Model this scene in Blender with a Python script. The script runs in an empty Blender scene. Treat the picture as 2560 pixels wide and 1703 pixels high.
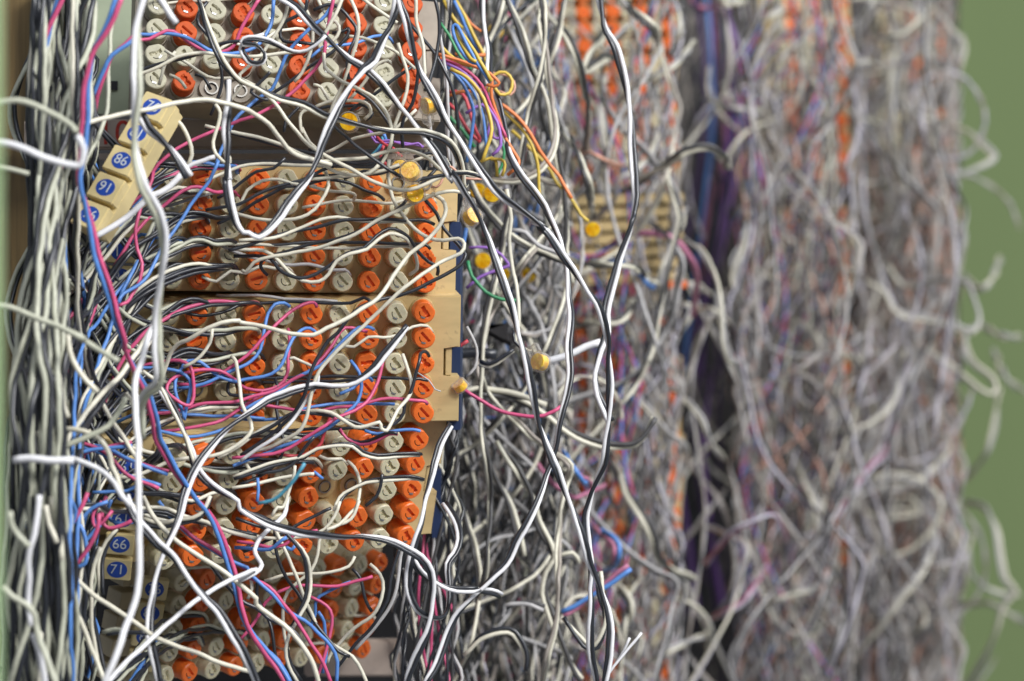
import bpy, bmesh, math, random
import numpy as np
from mathutils import Vector, Matrix

SC = bpy.context.scene
COL = SC.collection
MM = 0.001

# ------------------------------------------------------------------ camera
FOCUS = 0.600
cam_d = bpy.data.cameras.new('camera')
cam = bpy.data.objects.new('camera', cam_d)
COL.objects.link(cam)
cam.location = (0, 0, 0)
cam.rotation_euler = (math.radians(90), 0, 0)
cam_d.sensor_width = 36
cam_d.lens = 36 * 0.6 / 0.256
cam_d.clip_start = 0.01
cam_d.clip_end = 30
cam_d.dof.use_dof = True
cam_d.dof.focus_distance = FOCUS - 0.002
cam_d.dof.aperture_fstop = 15.5
SC.camera = cam

# ------------------------------------------------------------------ world, lamps, exposure
w = bpy.data.worlds.new('World')
SC.world = w
w.use_nodes = True
w.node_tree.nodes['Background'].inputs[0].default_value = (0.90, 0.93, 1.0, 1)
w.node_tree.nodes['Background'].inputs[1].default_value = 0.25


def area(name, loc, target, size, power, col):
    l = bpy.data.lights.new(name, 'AREA')
    l.shape = 'RECTANGLE'
    l.size, l.size_y = size
    l.energy = power
    l.color = col
    o = bpy.data.objects.new(name, l)
    COL.objects.link(o)
    o.location = loc
    o.rotation_euler = (Vector(target) - Vector(loc)).to_track_quat('-Z', 'Y').to_euler()
    return o


area('window_light', (0.75, -0.35, 0.85), (0.0, 0.62, 0.0), (0.42, 0.34), 24, (1.0, 0.985, 0.96))
area('room_light', (-0.2, -0.5, 1.1), (0.0, 0.7, 0.0), (0.8, 0.3), 4.5, (0.86, 0.91, 1.0))
area('far_fill_light', (1.5, 0.1, 1.2), (0.35, 1.5, 0.0), (0.8, 0.8), 25, (0.93, 0.95, 1.0))  # added fill lamp that brightens the rear wire columns

SC.view_settings.view_transform = 'Standard'
SC.view_settings.look = 'None'
SC.view_settings.exposure = 0.0
SC.view_settings.gamma = 1.0
SC.cycles.use_denoising = True
SC.cycles.max_bounces = 6
SC.cycles.transmission_bounces = 6
SC.cycles.caustics_reflective = False
SC.cycles.caustics_refractive = False
SC.cycles.sample_clamp_indirect = 4

rng = random.Random(7)
nrng = np.random.default_rng(11)


# ------------------------------------------------------------------ placing
def W(px, py, d):
    """metres: the place d millimetres in front of the lens seen at that spot of the photograph"""
    return Vector(((px - 1280) / 6000 * d * MM, d * MM, -(py - 851.5) / 6000 * d * MM))


# ------------------------------------------------------------------ materials
MATS = {}


def mat(name, col, rough=0.45, noise=0.12, nscale=900.0, metallic=0.0, spec=0.5, bump=0.0, dirt=None,
        dirt_scale=260.0, dirt_at=0.62, sss=0.0, vscale=(1, 1, 1)):
    m = bpy.data.materials.new(name)
    m.use_nodes = True
    nt = m.node_tree
    b = nt.nodes['Principled BSDF']
    tc = nt.nodes.new('ShaderNodeTexCoord')
    mp = nt.nodes.new('ShaderNodeMapping')
    mp.inputs['Scale'].default_value = vscale
    nt.links.new(tc.outputs['Object'], mp.inputs['Vector'])
    n = nt.nodes.new('ShaderNodeTexNoise')
    n.inputs['Scale'].default_value = nscale
    n.inputs['Detail'].default_value = 4
    nt.links.new(mp.outputs[0], n.inputs['Vector'])
    mr = nt.nodes.new('ShaderNodeMapRange')
    mr.inputs['From Min'].default_value = 0.3
    mr.inputs['From Max'].default_value = 0.7
    mr.inputs['To Min'].default_value = 1 - noise
    mr.inputs['To Max'].default_value = 1 + noise
    nt.links.new(n.outputs['Fac'], mr.inputs['Value'])
    mul = nt.nodes.new('ShaderNodeMix')
    mul.data_type = 'RGBA'
    mul.blend_type = 'MULTIPLY'
    mul.inputs['Factor'].default_value = 1
    mul.inputs[6].default_value = (*col, 1)
    nt.links.new(mr.outputs[0], mul.inputs[7])
    out = mul.outputs[2]
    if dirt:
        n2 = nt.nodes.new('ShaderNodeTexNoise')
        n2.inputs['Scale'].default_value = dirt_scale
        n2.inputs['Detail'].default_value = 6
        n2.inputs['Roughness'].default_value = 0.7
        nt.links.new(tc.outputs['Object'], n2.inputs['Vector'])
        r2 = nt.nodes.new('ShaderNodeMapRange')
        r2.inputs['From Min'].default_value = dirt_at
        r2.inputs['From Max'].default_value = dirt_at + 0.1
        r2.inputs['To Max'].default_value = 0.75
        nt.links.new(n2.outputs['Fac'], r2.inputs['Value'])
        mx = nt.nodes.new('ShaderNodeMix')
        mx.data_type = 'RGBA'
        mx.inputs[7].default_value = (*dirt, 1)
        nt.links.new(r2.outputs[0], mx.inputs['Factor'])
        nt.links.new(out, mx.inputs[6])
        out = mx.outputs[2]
    nt.links.new(out, b.inputs['Base Color'])
    b.inputs['Roughness'].default_value = rough
    b.inputs['Metallic'].default_value = metallic
    b.inputs['Specular IOR Level'].default_value = spec
    if sss:
        b.inputs['Subsurface Weight'].default_value = sss
        b.inputs['Subsurface Radius'].default_value = (1, .5, .2)
        b.inputs['Subsurface Scale'].default_value = 0.0008
    if bump:
        bp = nt.nodes.new('ShaderNodeBump')
        bp.inputs['Strength'].default_value = bump
        bp.inputs['Distance'].default_value = 0.0002
        nt.links.new(n.outputs['Fac'], bp.inputs['Height'])
        nt.links.new(bp.outputs[0], b.inputs['Normal'])
    MATS[name] = m
    return m


DK = (0.05, 0.045, 0.035)
mat('w', (0.70, 0.67, 0.55), 0.42, 0.10, 500, dirt=(0.30, 0.28, 0.22), dirt_at=0.66)
mat('W', (0.76, 0.76, 0.78), 0.35, 0.05, 500)
mat('s', (0.47, 0.48, 0.38), 0.45, 0.12, 500)  # green-grey insulation, with the left side's dim, door-greened light in the colour
mat('q', (0.47, 0.46, 0.46), 0.5, 0.12, 400)
mat('k', (0.022, 0.025, 0.033), 0.36, 0.2, 600, spec=0.7)
mat('l', (0.54, 0.52, 0.60), 0.5, 0.12, 400)
mat('Q', (0.38, 0.34, 0.30), 0.5, 0.12, 400)
mat('K', (0.07, 0.068, 0.07), 0.45, 0.2, 400)
mat('b', (0.10, 0.25, 0.62), 0.42, 0.12, 500)
mat('p', (0.60, 0.09, 0.21), 0.42, 0.12, 500)
mat('r', (0.55, 0.06, 0.08), 0.45, 0.12, 500)
mat('o', (0.75, 0.22, 0.07), 0.45, 0.12, 500)
mat('y', (0.62, 0.44, 0.07), 0.42, 0.12, 500)
mat('P', (0.46, 0.17, 0.27), 0.5, 0.12, 400)
mat('u', (0.06, 0.03, 0.10), 0.6, 0.2, 200)
mat('v', (0.30, 0.14, 0.50), 0.45, 0.12, 500)
mat('g', (0.05, 0.28, 0.12), 0.45, 0.12, 500)
mat('n', (0.62, 0.33, 0.24), 0.45, 0.12, 500)
mat('t', (0.08, 0.32, 0.45), 0.42, 0.12, 500)
mat('old_steel', (0.28, 0.27, 0.25), 0.5, 0.3, 900, metallic=0.8)
mat('steel', (0.45, 0.45, 0.45), 0.38, 0.25, 900, metallic=0.9)
mat('cap_orange', (0.80, 0.16, 0.025), 0.34, 0.10, 700, bump=0.5, dirt=(0.40, 0.10, 0.04), dirt_at=0.6, sss=0.05)
mat('cap_white', (0.60, 0.55, 0.38), 0.34, 0.10, 700, bump=0.5, dirt=(0.30, 0.26, 0.16), dirt_at=0.6, sss=0.12)
mat('cap_old_orange', (0.50, 0.085, 0.02), 0.6, 0.14, 700, bump=0.6, spec=0.2, dirt=(0.08, 0.03, 0.02), dirt_at=0.6)
mat('cap_old_white', (0.42, 0.40, 0.30), 0.6, 0.14, 700, bump=0.6, spec=0.2, dirt=(0.10, 0.09, 0.06), dirt_at=0.6)
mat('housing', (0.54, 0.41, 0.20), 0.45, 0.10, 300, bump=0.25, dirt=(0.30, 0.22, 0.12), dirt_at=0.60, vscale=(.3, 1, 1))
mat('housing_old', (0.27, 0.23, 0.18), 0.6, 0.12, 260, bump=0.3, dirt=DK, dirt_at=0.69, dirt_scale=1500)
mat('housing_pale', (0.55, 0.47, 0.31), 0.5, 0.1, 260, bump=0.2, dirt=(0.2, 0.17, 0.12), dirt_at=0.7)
mat('tag_cream', (0.70, 0.58, 0.30), 0.4, 0.05, 300)
mat('tag_blue', (0.02, 0.075, 0.40), 0.4, 0.08, 600)
mat('tag_ink', (0.62, 0.66, 0.68), 0.5, 0.05, 600)
mat('dark', (0.012, 0.012, 0.014), 0.6, 0.2, 100)
mat('rear_rack', (0.05, 0.043, 0.04), 0.6, 0.4, 40)
mat('dark_rack', (0.022, 0.02, 0.022), 0.6, 0.3, 40)
mat('blue_side', (0.008, 0.024, 0.085), 0.5, 0.1, 100)
mat('bracket', (0.46, 0.38, 0.33), 0.55, 0.15, 120, dirt=(0.2, 0.15, 0.12), dirt_at=0.62)
mat('red_paint', (0.45, 0.035, 0.02), 0.6, 0.35, 900)
mat('mint', (0.36, 0.41, 0.29), 0.5, 0.1, 120, dirt=DK, dirt_at=0.67, dirt_scale=1100)
mat('wood', (0.13, 0.085, 0.03), 0.55, 0.3, 60, vscale=(14, 1, .5))
mat('wall', (0.215, 0.29, 0.12), 0.8, 0.12, 2.2, vscale=(1, 1, .12))
mat('door', (0.58, 0.78, 0.46), 0.4, 0.05, 30)
mat('copper', (0.75, 0.35, 0.22), 0.3, 0.1, 300, metallic=0.7)


def clear(name, col, rough, trans, ior=1.4):
    m = bpy.data.materials.new(name)
    m.use_nodes = True
    b = m.node_tree.nodes['Principled BSDF']
    b.inputs['Base Color'].default_value = (*col, 1)
    b.inputs['Roughness'].default_value = rough
    b.inputs['Transmission Weight'].default_value = trans
    b.inputs['IOR'].default_value = ior
    MATS[name] = m


clear('amber', (0.92, 0.50, 0.015), 0.12, 0.0)
nt_ = MATS['amber'].node_tree
pb_ = nt_.nodes['Principled BSDF']
pb_.inputs['Coat Weight'].default_value = 0.5
pb_.inputs['Transmission Weight'].default_value = 0.0
pb_.inputs['IOR'].default_value = 1.3
tc_ = nt_.nodes.new('ShaderNodeTexCoord')
nz_ = nt_.nodes.new('ShaderNodeTexNoise')
nz_.inputs['Scale'].default_value = 650
cr_ = nt_.nodes.new('ShaderNodeValToRGB')
cr_.color_ramp.elements[0].position = 0.35
cr_.color_ramp.elements[0].color = (0.85, 0.42, 0.0, 1)
cr_.color_ramp.elements[1].position = 0.62
cr_.color_ramp.elements[1].color = (1.0, 0.70, 0.04, 1)
nt_.links.new(tc_.outputs['Object'], nz_.inputs['Vector'])
nt_.links.new(nz_.outputs['Fac'], cr_.inputs[0])
nt_.links.new(cr_.outputs[0], pb_.inputs['Base Color'])
bp_ = nt_.nodes.new('ShaderNodeBump')
bp_.inputs['Distance'].default_value = 0.0006
bp_.inputs['Strength'].default_value = 0.8
nt_.links.new(nz_.outputs['Fac'], bp_.inputs['Height'])
nt_.links.new(bp_.outputs[0], pb_.inputs['Normal'])
MATS['amber'].node_tree.nodes['Principled BSDF'].inputs['Subsurface Scale'].default_value = 0.001


def shell_mat():
    m = bpy.data.materials.new('clear_shell')
    m.use_nodes = True
    nt = m.node_tree
    b = nt.nodes['Principled BSDF']
    b.inputs['Base Color'].default_value = (0.62, 0.60, 0.58, 1)
    b.inputs['Roughness'].default_value = 0.1
    b.inputs['Specular IOR Level'].default_value = 0.5
    t = nt.nodes.new('ShaderNodeBsdfTransparent')
    t.inputs[0].default_value = (0.97, 0.95, 0.92, 1)
    mx = nt.nodes.new('ShaderNodeMixShader')
    lw = nt.nodes.new('ShaderNodeLayerWeight')
    lw.inputs['Blend'].default_value = 0.35
    n = nt.nodes.new('ShaderNodeTexNoise')
    n.inputs['Scale'].default_value = 700
    tc = nt.nodes.new('ShaderNodeTexCoord')
    nt.links.new(tc.outputs['Object'], n.inputs['Vector'])
    bp = nt.nodes.new('ShaderNodeBump')
    bp.inputs['Strength'].default_value = 0.6
    bp.inputs['Distance'].default_value = 0.0006
    nt.links.new(n.outputs['Fac'], bp.inputs['Height'])
    nt.links.new(bp.outputs[0], b.inputs['Normal'])
    ad = nt.nodes.new('ShaderNodeMath')
    ad.operation = 'MULTIPLY_ADD'
    ad.inputs[1].default_value = 0.85
    ad.inputs[2].default_value = -0.02
    nt.links.new(lw.outputs['Facing'], ad.inputs[0])
    nt.links.new(ad.outputs[0], mx.inputs[0])
    nt.links.new(t.outputs[0], mx.inputs[1])
    nt.links.new(b.outputs[0], mx.inputs[2])
    nt.links.new(mx.outputs[0], nt.nodes['Material Output'].inputs[0])
    MATS['clear_shell'] = m


shell_mat()


# ------------------------------------------------------------------ object helpers
def link(name, me, parent=None, mats=()):
    o = bpy.data.objects.new(name, me)
    COL.objects.link(o)
    if parent is not None:
        o.parent = parent
    for k in mats:
        me.materials.append(MATS[k])
    return o


def tag(o, label, cat, group=None, kind=None):
    if label:
        o['label'] = label
    if cat:
        o['category'] = cat
    if group:
        o['group'] = group
    if kind:
        o['kind'] = kind
    return o


def empty(name, mw=None):
    o = bpy.data.objects.new(name, None)
    o.empty_display_size = 0.005
    COL.objects.link(o)
    if mw is not None:
        o.matrix_world = mw
    return o


def bm_obj(name, bm, mats, parent=None, smooth=False):
    me = bpy.data.meshes.new(name)
    bmesh.ops.recalc_face_normals(bm, faces=bm.faces)
    bm.to_mesh(me)
    bm.free()
    if smooth:
        me.shade_smooth()
    return link(name, me, parent, mats)


def add_box(bm, x0, x1, y0, y1, z0, z1, bevel=0.0, mi=0):
    t = bmesh.new()
    vs = [t.verts.new((x, y, z)) for x in (x0, x1) for y in (y0, y1) for z in (z0, z1)]
    for f in ((0, 1, 3, 2), (4, 6, 7, 5), (0, 4, 5, 1), (2, 3, 7, 6), (0, 2, 6, 4), (1, 5, 7, 3)):
        t.faces.new([vs[i] for i in f])
    if bevel:
        bmesh.ops.bevel(t, geom=list(t.edges), offset=bevel, segments=2, affect='EDGES')
    merge(bm, t, mi)


def merge(bm, t, mi=0):
    for f in t.faces:
        f.material_index = mi
    me = bpy.data.meshes.new('tmp')
    bmesh.ops.recalc_face_normals(t, faces=t.faces)
    t.to_mesh(me)
    t.free()
    bm.from_mesh(me)
    bpy.data.meshes.remove(me)


def add_cyl(bm, cx, cy, z0, z1, r0, r1=None, n=24, cap0=True, cap1=True, mi=0):
    r1 = r0 if r1 is None else r1
    t = bmesh.new()
    a = [t.verts.new((cx + r0 * math.cos(2 * math.pi * i / n), cy + r0 * math.sin(2 * math.pi * i / n), z0)) for i in range(n)]
    b = [t.verts.new((cx + r1 * math.cos(2 * math.pi * i / n), cy + r1 * math.sin(2 * math.pi * i / n), z1)) for i in range(n)]
    for i in range(n):
        j = (i + 1) % n
        t.faces.new((a[i], a[j], b[j], b[i]))
    if cap0:
        t.faces.new(a[::-1])
    if cap1:
        t.faces.new(b)
    merge(bm, t, mi)


def add_poly(bm, pts, z0, z1, bevel=0.0, mi=0):
    t = bmesh.new()
    lo = [t.verts.new((x, y, z0)) for x, y in pts]
    hi = [t.verts.new((x, y, z1)) for x, y in pts]
    n = len(pts)
    t.faces.new(hi)
    t.faces.new(lo[::-1])
    for i in range(n):
        t.faces.new((lo[i], lo[(i + 1) % n], hi[(i + 1) % n], hi[i]))
    if bevel:
        es = [e for e in t.edges if all(v.co.z > (z0 + z1) / 2 for v in e.verts)]
        bmesh.ops.bevel(t, geom=es, offset=bevel, segments=2, affect='EDGES')
    merge(bm, t, mi)


def text_mesh(s, size, depth=0.0001):
    cu = bpy.data.curves.new('t', 'FONT')
    cu.body = s
    cu.size = size
    cu.extrude = depth
    cu.align_x = 'CENTER'
    cu.align_y = 'CENTER'
    o = bpy.data.objects.new('t', cu)
    COL.objects.link(o)
    bpy.context.view_layer.update()
    me = bpy.data.meshes.new_from_object(o.evaluated_get(bpy.context.evaluated_depsgraph_get()))
    bpy.data.objects.remove(o)
    return me


# ------------------------------------------------------------------ setting
def facing_slab(name, x0, y0, x1, y1, d, thick, mk, label=None, cat=None, kind=None, parent=None, bevel=0.0):
    """an upright slab whose front face spans that part of the view at distance d"""
    a, b = W(x0, y1, d), W(x1, y0, d)
    bm = bmesh.new()
    add_box(bm, a.x, b.x, a.y, a.y + thick, a.z, b.z, bevel)
    o = bm_obj(name, bm, [mk], parent)
    return tag(o, label, cat, None, kind)


facing_slab('wall', -3500, -3500, 6500, 5000, 2450, 0.05, 'wall', 'plain green painted wall behind the frame', 'wall', 'structure')
facing_slab('floor', -3500, 5000, 6500, 5100, 2450, 0.01, 'dark', None, None, 'structure').hide_render = False
facing_slab('rack_backplate', -60, -120, 1140, 1850, 735, 0.012, 'dark', 'black backplate behind the nearest column of terminal blocks', 'backplate')
facing_slab('rack_backplate', 1120, -120, 1692, 1850, 1150, 0.012, 'dark_rack', 'dark backplate behind the blurred second column of blocks', 'backplate')
facing_slab('rack_backplate', 1640, -120, 2140, 1850, 1560, 0.012, 'rear_rack', 'dark backplate behind the blurred third column of wires', 'backplate')
facing_slab('rack_backplate', 2080, -120, 2395, 1850, 1960, 0.012, 'rear_rack', 'dark backplate at the far right beside the green wall', 'backplate')
facing_slab('wooden_board', -90, -60, 92, 1800, 648, 0.015, 'wood', 'brown wooden board upright at the upper left edge', 'board')
facing_slab('door_edge', -260, -500, -18, 2300, 250, 0.003, 'door', 'pale green door edge, very blurred, at the left margin', 'door edge', bevel=0.001)

# mint plate behind the top block, left
o = facing_slab('metal_plate', 86, -40, 345, 285, 640, 0.004, 'mint', 'speckled pale green metal plate left of the top block', 'plate')
bm = bmesh.new()
for (x, y) in ((285, 214),):
    a = W(x, y, 639.4)
    add_box(bm, a.x - .0009, a.x + .0009, a.y, a.y + .0006, a.z - .0012, a.z + .0012)
bm_obj('slot', bm, ['dark'], o)


# bracket with the painted numeral
def bracket():
    o = facing_slab('mounting_bracket', 60, 298, 1080, 372, 634, 0.005, 'bracket',
                    'grimy pinkish mounting bracket with painted red numeral 10 between blocks', 'bracket', bevel=0.0006)
    me = text_mesh('10', 0.0092)
    t = link('painted_numeral', me, o, ['red_paint'])
    t.location = W(286, 335, 633.9)
    t.rotation_euler = (math.radians(90), 0, 0)
    t.scale = (1, 1, .2)
    facing_slab('lower_rail', 60, 384, 1080, 398, 632, 0.004, 'bracket', parent=o)
    return o


bracket()
facing_slab('mounting_bracket', 760, 1600, 998, 1692, 704, 0.005, 'bracket',
            'pinkish bracket plate below the lowest block with faint red smudges', 'bracket', bevel=0.0006)
facing_slab('blue_side_plate', 1125, 555, 1151, 1075, 616, 0.03, 'blue_side', 'deep blue side plate just right of the middle blocks', 'side plate')
facing_slab('blue_side_plate', 1080, 1175, 1102, 1345, 640, 0.03, 'blue_side', 'short blue side plate right of the fourth block', 'side plate')


# ------------------------------------------------------------------ caps
def cap_mesh(name, mk, R=2.62, h=5.0, kind=0, seed=0):
    """screw cap: cylinder with a flat, a recessed slot and an arc groove; face at z=0; mm"""
    r = random.Random(seed)
    N = 40
    fa = math.radians(38)

    def outline(R, jag=0.0):
        pts = []
        for i in range(N):
            a = 2 * math.pi * i / N
            rr = R
            c = math.cos(a - fa)
            if c > 0.90:
                rr = min(R, R * 0.90 / c)
            if kind == 2 and 0.3 < a < 1.5:
                rr *= 1 - 0.18 * abs(math.sin(a * 9 + seed))
            rr *= 1 + r.uniform(-jag, jag)
            pts.append((rr * math.cos(a), rr * math.sin(a)))
        return pts
    bm = bmesh.new()
    jag = (0.008, 0.02, 0.04)[kind]
    top = outline(R - 0.28, jag)
    mid = outline(R - 0.05)
    rings = [(top, 0.0), (mid, -0.22), (outline(R), -0.5), (outline(R), -h)]
    vr = [[bm.verts.new((x, y, z)) for x, y in pts] for pts, z in rings]
    for a, b in zip(vr[:-1], vr[1:]):
        for i in range(N):
            j = (i + 1) % N
            bm.faces.new((a[i], b[i], b[j], a[j]))
    # slot
    sa = math.radians(-50 + r.uniform(-6, 6))
    u = Vector((math.cos(sa), math.sin(sa)))
    v = Vector((-u.y, u.x))
    c = v * 0.32
    L, Wd = 1.55, 0.34
    loop = []
    steps = 7
    for s, rng_ in ((-1, range(steps)), (1, range(steps - 1, -1, -1))):
        for k in rng_:
            t = -1 + 2 * k / (steps - 1)
            wob = 0 if kind == 0 else r.uniform(-0.05, 0.55 if kind == 2 else 0.32)
            p = c + u * (L * t) + v * (s * (Wd + wob))
            loop.append((p.x, p.y))
    # arc groove
    arc = []
    ra, rb = 1.32, 1.12
    for k in range(9):
        a = math.radians(165 + 118 * k / 8)
        wdt = 1.0
        arc.append((ra * math.cos(a) * wdt, ra * math.sin(a)))
    for k in range(8, -1, -1):
        a = math.radians(165 + 118 * k / 8)
        arc.append((rb * math.cos(a), rb * math.sin(a)))
    if kind == 2:
        arc = []
    edges = [bm.edges.get((vr[0][i], vr[0][(i + 1) % N])) for i in range(N)]
    for lp, dep in ((loop, 0.9), (arc, 0.8)):
        if not lp:
            continue
        vs = [bm.verts.new((x, y, 0)) for x, y in lp]
        es = [bm.edges.new((vs[i], vs[(i + 1) % len(vs)])) for i in range(len(vs))]
        edges += es
        lo = [bm.verts.new((x, y, -dep * (1 if kind == 0 else r.uniform(.5, 1.2)))) for x, y in lp]
        for i in range(len(vs)):
            j = (i + 1) % len(vs)
            f = bm.faces.new((vs[i], vs[j], lo[j], lo[i]))
            f.material_index = 1 if dep == 0.8 else 0
        f = bm.faces.new(lo)
        if dep == 0.8:
            f.material_index = 1
        if kind:
            bmesh.ops.triangulate(bm, faces=[f])
    res = bmesh.ops.triangle_fill(bm, use_beauty=True, use_dissolve=False, edges=edges)
    if kind == 2:  # torn flakes
        for q in range(4):
            a = r.uniform(0, 6.28)
            t = bmesh.new()
            b0 = Vector((1.1 * math.cos(a), 1.1 * math.sin(a), -0.1))
            pts = [b0 + Vector((r.uniform(-.5, .5), r.uniform(-.5, .5), r.uniform(-.1, .6))) for _ in range(5)]
            for p_ in pts:
                t.verts.new(p_)
            bmesh.ops.convex_hull(t, input=list(t.verts))
            merge(bm, t)
    bmesh.ops.recalc_face_normals(bm, faces=bm.faces)
    for f in bm.faces:
        f.smooth = abs(f.normal.z) < 0.5
    bmesh.ops.scale(bm, vec=(MM, MM, MM), verts=bm.verts)
    me = bpy.data.meshes.new(name)
    bm.to_mesh(me)
    bm.free()
    me.materials.append(MATS[mk])
    me.materials.append(MATS['dark'])
    return me


CAPS = {}
for mk in ('cap_orange', 'cap_white', 'cap_old_orange', 'cap_old_white'):
    for h in (4.5, 8.0):
        CAPS[mk, h] = [cap_mesh('cap', mk, h=h, kind=k, seed=s) for k, s in ((0, 1), (0, 2), (0, 9), (1, 3), (1, 4), (1, 5), (2, 6), (2, 8))]


def contact_mesh():
    bm = bmesh.new()
    pts = []
    for k in range(7):
        a = math.radians(232 + 48 * k / 6)
        pts.append((1.42 * math.cos(a), 1.42 * math.sin(a)))
    for k in range(6, -1, -1):
        a = math.radians(232 + 48 * k / 6)
        pts.append((1.02 * math.cos(a), 1.02 * math.sin(a)))
    add_poly(bm, pts, -0.3, 0.16, 0.05)
    bmesh.ops.scale(bm, vec=(MM, MM, MM), verts=bm.verts)
    me = bpy.data.meshes.new('contact')
    bm.to_mesh(me)
    bm.free()
    me.materials.append(MATS['steel'])
    return me


def socket_mesh():
    bm = bmesh.new()
    add_cyl(bm, 0, 0, -3.6, -1.8, 1.9, 1.75, cap0=False, cap1=False, mi=0)
    add_cyl(bm, 0, 0, -3.6, -1.8, 1.45, 1.35, cap0=False, cap1=False, mi=1)
    add_cyl(bm, 0, 0, -3.3, -2.9, 1.4, 1.4, mi=1)
    # ring top
    t = bmesh.new()
    n = 24
    a = [t.verts.new((1.75 * math.cos(2 * math.pi * i / n), 1.75 * math.sin(2 * math.pi * i / n), -1.8)) for i in range(n)]
    b = [t.verts.new((1.35 * math.cos(2 * math.pi * i / n), 1.35 * math.sin(2 * math.pi * i / n), -1.8)) for i in range(n)]
    for i in range(n):
        t.faces.new((a[i], a[(i + 1) % n], b[(i + 1) % n], b[i]))
    merge(bm, t, 0)
    bmesh.ops.scale(bm, vec=(MM, MM, MM), verts=bm.verts)
    me = bpy.data.meshes.new('socket')
    bm.to_mesh(me)
    bm.free()
    me.materials.append(MATS['old_steel'])
    me.materials.append(MATS['dark'])
    return me


CONTACT = contact_mesh()
SOCKET = socket_mesh()


def frame(TL, TR, BR):
    tl, tr, br = W(*TL), W(*TR), W(*BR)
    x = (tr - tl)
    lx = x.length
    x = x.normalized()
    y = tr - br
    y = y - x * y.dot(x)
    ly = y.length
    y = y.normalized()
    z = x.cross(y)
    M = Matrix((x, y, z)).transposed().to_4x4()
    M.translation = tl
    return M, lx / MM, ly / MM


def tag_part(root, x, y, z, num, w_=6.9, h_=5.6, dz=2.6):
    """cream number tag with a blue disc; mm, local to the block"""
    bm = bmesh.new()
    add_box(bm, -w_ / 2, w_ / 2, -h_ / 2, h_ / 2, -dz, 0, 0.25)
    bmesh.ops.scale(bm, vec=(MM, MM, MM), verts=bm.verts)
    t = bm_obj('number_tag', bm, ['tag_cream'], root)
    t.location = Vector((x, y, z)) * MM
    bm = bmesh.new()
    add_cyl(bm, 0, 0, 0, 0.05, 2.45, n=32)
    bmesh.ops.scale(bm, vec=(MM, MM * 0.87, MM), verts=bm.verts)
    d = bm_obj('blue_disc', bm, ['tag_blue'], t)
    me = text_mesh(num, 3.55 * MM, 0.00003)
    n = link('number', me, t, ['tag_ink'])
    n.location = (0, 0, 0.09 * MM)
    n.scale = (1.0, 1, 1)
    return t


CAPPOS = []


def block(label, TL, TR, BR, hcap, caps, housing, old=False, holes=(), broken=(), swap=(), tags=(), contacts=True,
          tabs=True, tabx=0.0, rows=5, cols=10, left=16.5, seed=0, group=None, tagyaw=0.0, tagdy=0.0):
    r = random.Random(seed + 50)
    M, lx, ly = frame(TL, TR, BR)
    root = empty('terminal_block', M)
    for i in range(rows):
        for j in range(cols):
            if (i, j) not in holes:
                CAPPOS.append((M @ (Vector((j * lx / (cols - 1), -i * ly / (rows - 1), 0)) * MM), seed))
    tag(root, label, 'terminal block', group)
    pu, pv = lx / (cols - 1), ly / (rows - 1)
    k = pv / 6.15
    bm = bmesh.new()
    zt = -hcap
    yt, yb = 3.25 * k, -ly - 3.2 * k
    if tabs:
        n0, n1 = -1.52 * pv, -2.70 * pv
        a, b = lx + 8.6 * k + tabx, lx + 4.3 * k + tabx
        pts = [(-left * .55, yb), (a, yb), (a, n1), (b, n1), (b, n0), (a, n0), (a, yt), (-left * .55, yt)]
        add_poly(bm, pts, zt - 12, zt, 0.3)
        add_box(bm, b + 0.9, lx + 6.7 * k + tabx, n1 + .12, n0 - .12, zt - 11, zt - 0.7, 0.15)
    else:
        pts = [(-left * .55, yb), (lx + 5 * k, yb), (lx + 5 * k, yt), (-left * .55, yt)]
        add_poly(bm, pts, zt - 9, zt, 0.3)
    # collars round every seat, row fingers at the left
    for i in range(rows):
        for j in range(cols):
            x, y = j * pu, -i * pv
            add_cyl(bm, x, y, zt - 0.2, zt + 1.1 * k, 3.0 * k, 2.86 * k, n=20, cap0=False)
        y = -i * pv
        if tags:
            add_box(bm, -left - .4, -left * .55 + .3, y - 2.3 * k, y + 2.3 * k, zt - 7, zt - 1.2, 0.2)
    bmesh.ops.scale(bm, vec=(MM, MM, MM), verts=bm.verts)
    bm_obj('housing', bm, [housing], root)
    hk = 4.5 if hcap < 7 else 8.0
    for i in range(rows):
        for j in range(cols):
            base = 'white' if j % 2 == 0 else 'orange'
            if (i, j) in swap:
                base = 'orange' if base == 'white' else 'white'
            loc = Vector((j * pu + r.uniform(-.12, .12), -i * pv + r.uniform(-.12, .12), r.uniform(-.25, .25))) * MM
            if (i, j) in holes:
                s = link('socket', SOCKET, root)
                s.location = loc + Vector((0, 0, (1.8 - hcap + 1.6) * MM))
                continue
            mk = ('cap_old_' if old else 'cap_') + base
            if (i, j) in broken:
                v = r.choice((6, 7))
            else:
                v = r.choice((0, 0, 1, 2, 3, 4, 5) if not old else (0, 3, 4, 5, 3, 6))
            c = link('cap', CAPS[mk, hk][v], root)
            c.location = loc
            c.scale = (k, k, 1)
            c.rotation_euler = (0, 0, math.radians(r.uniform(-9, 9) + (70 if r.random() < .12 else 0)))
            if contacts and v < 6 and r.random() < 0.85:
                q = link('contact', CONTACT, c)
                q.rotation_euler = (0, 0, math.radians(r.uniform(-8, 8)))
    for i, num in tags:
        tp = tag_part(root, -left + 3.1, -i * pv + tagdy, zt + 1.2 + abs(tagyaw) / 6, num, h_=min(5.6, pv * .88))
        tp.rotation_euler = (0, math.radians(tagyaw), 0)
    return root, M, pu, pv


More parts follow.
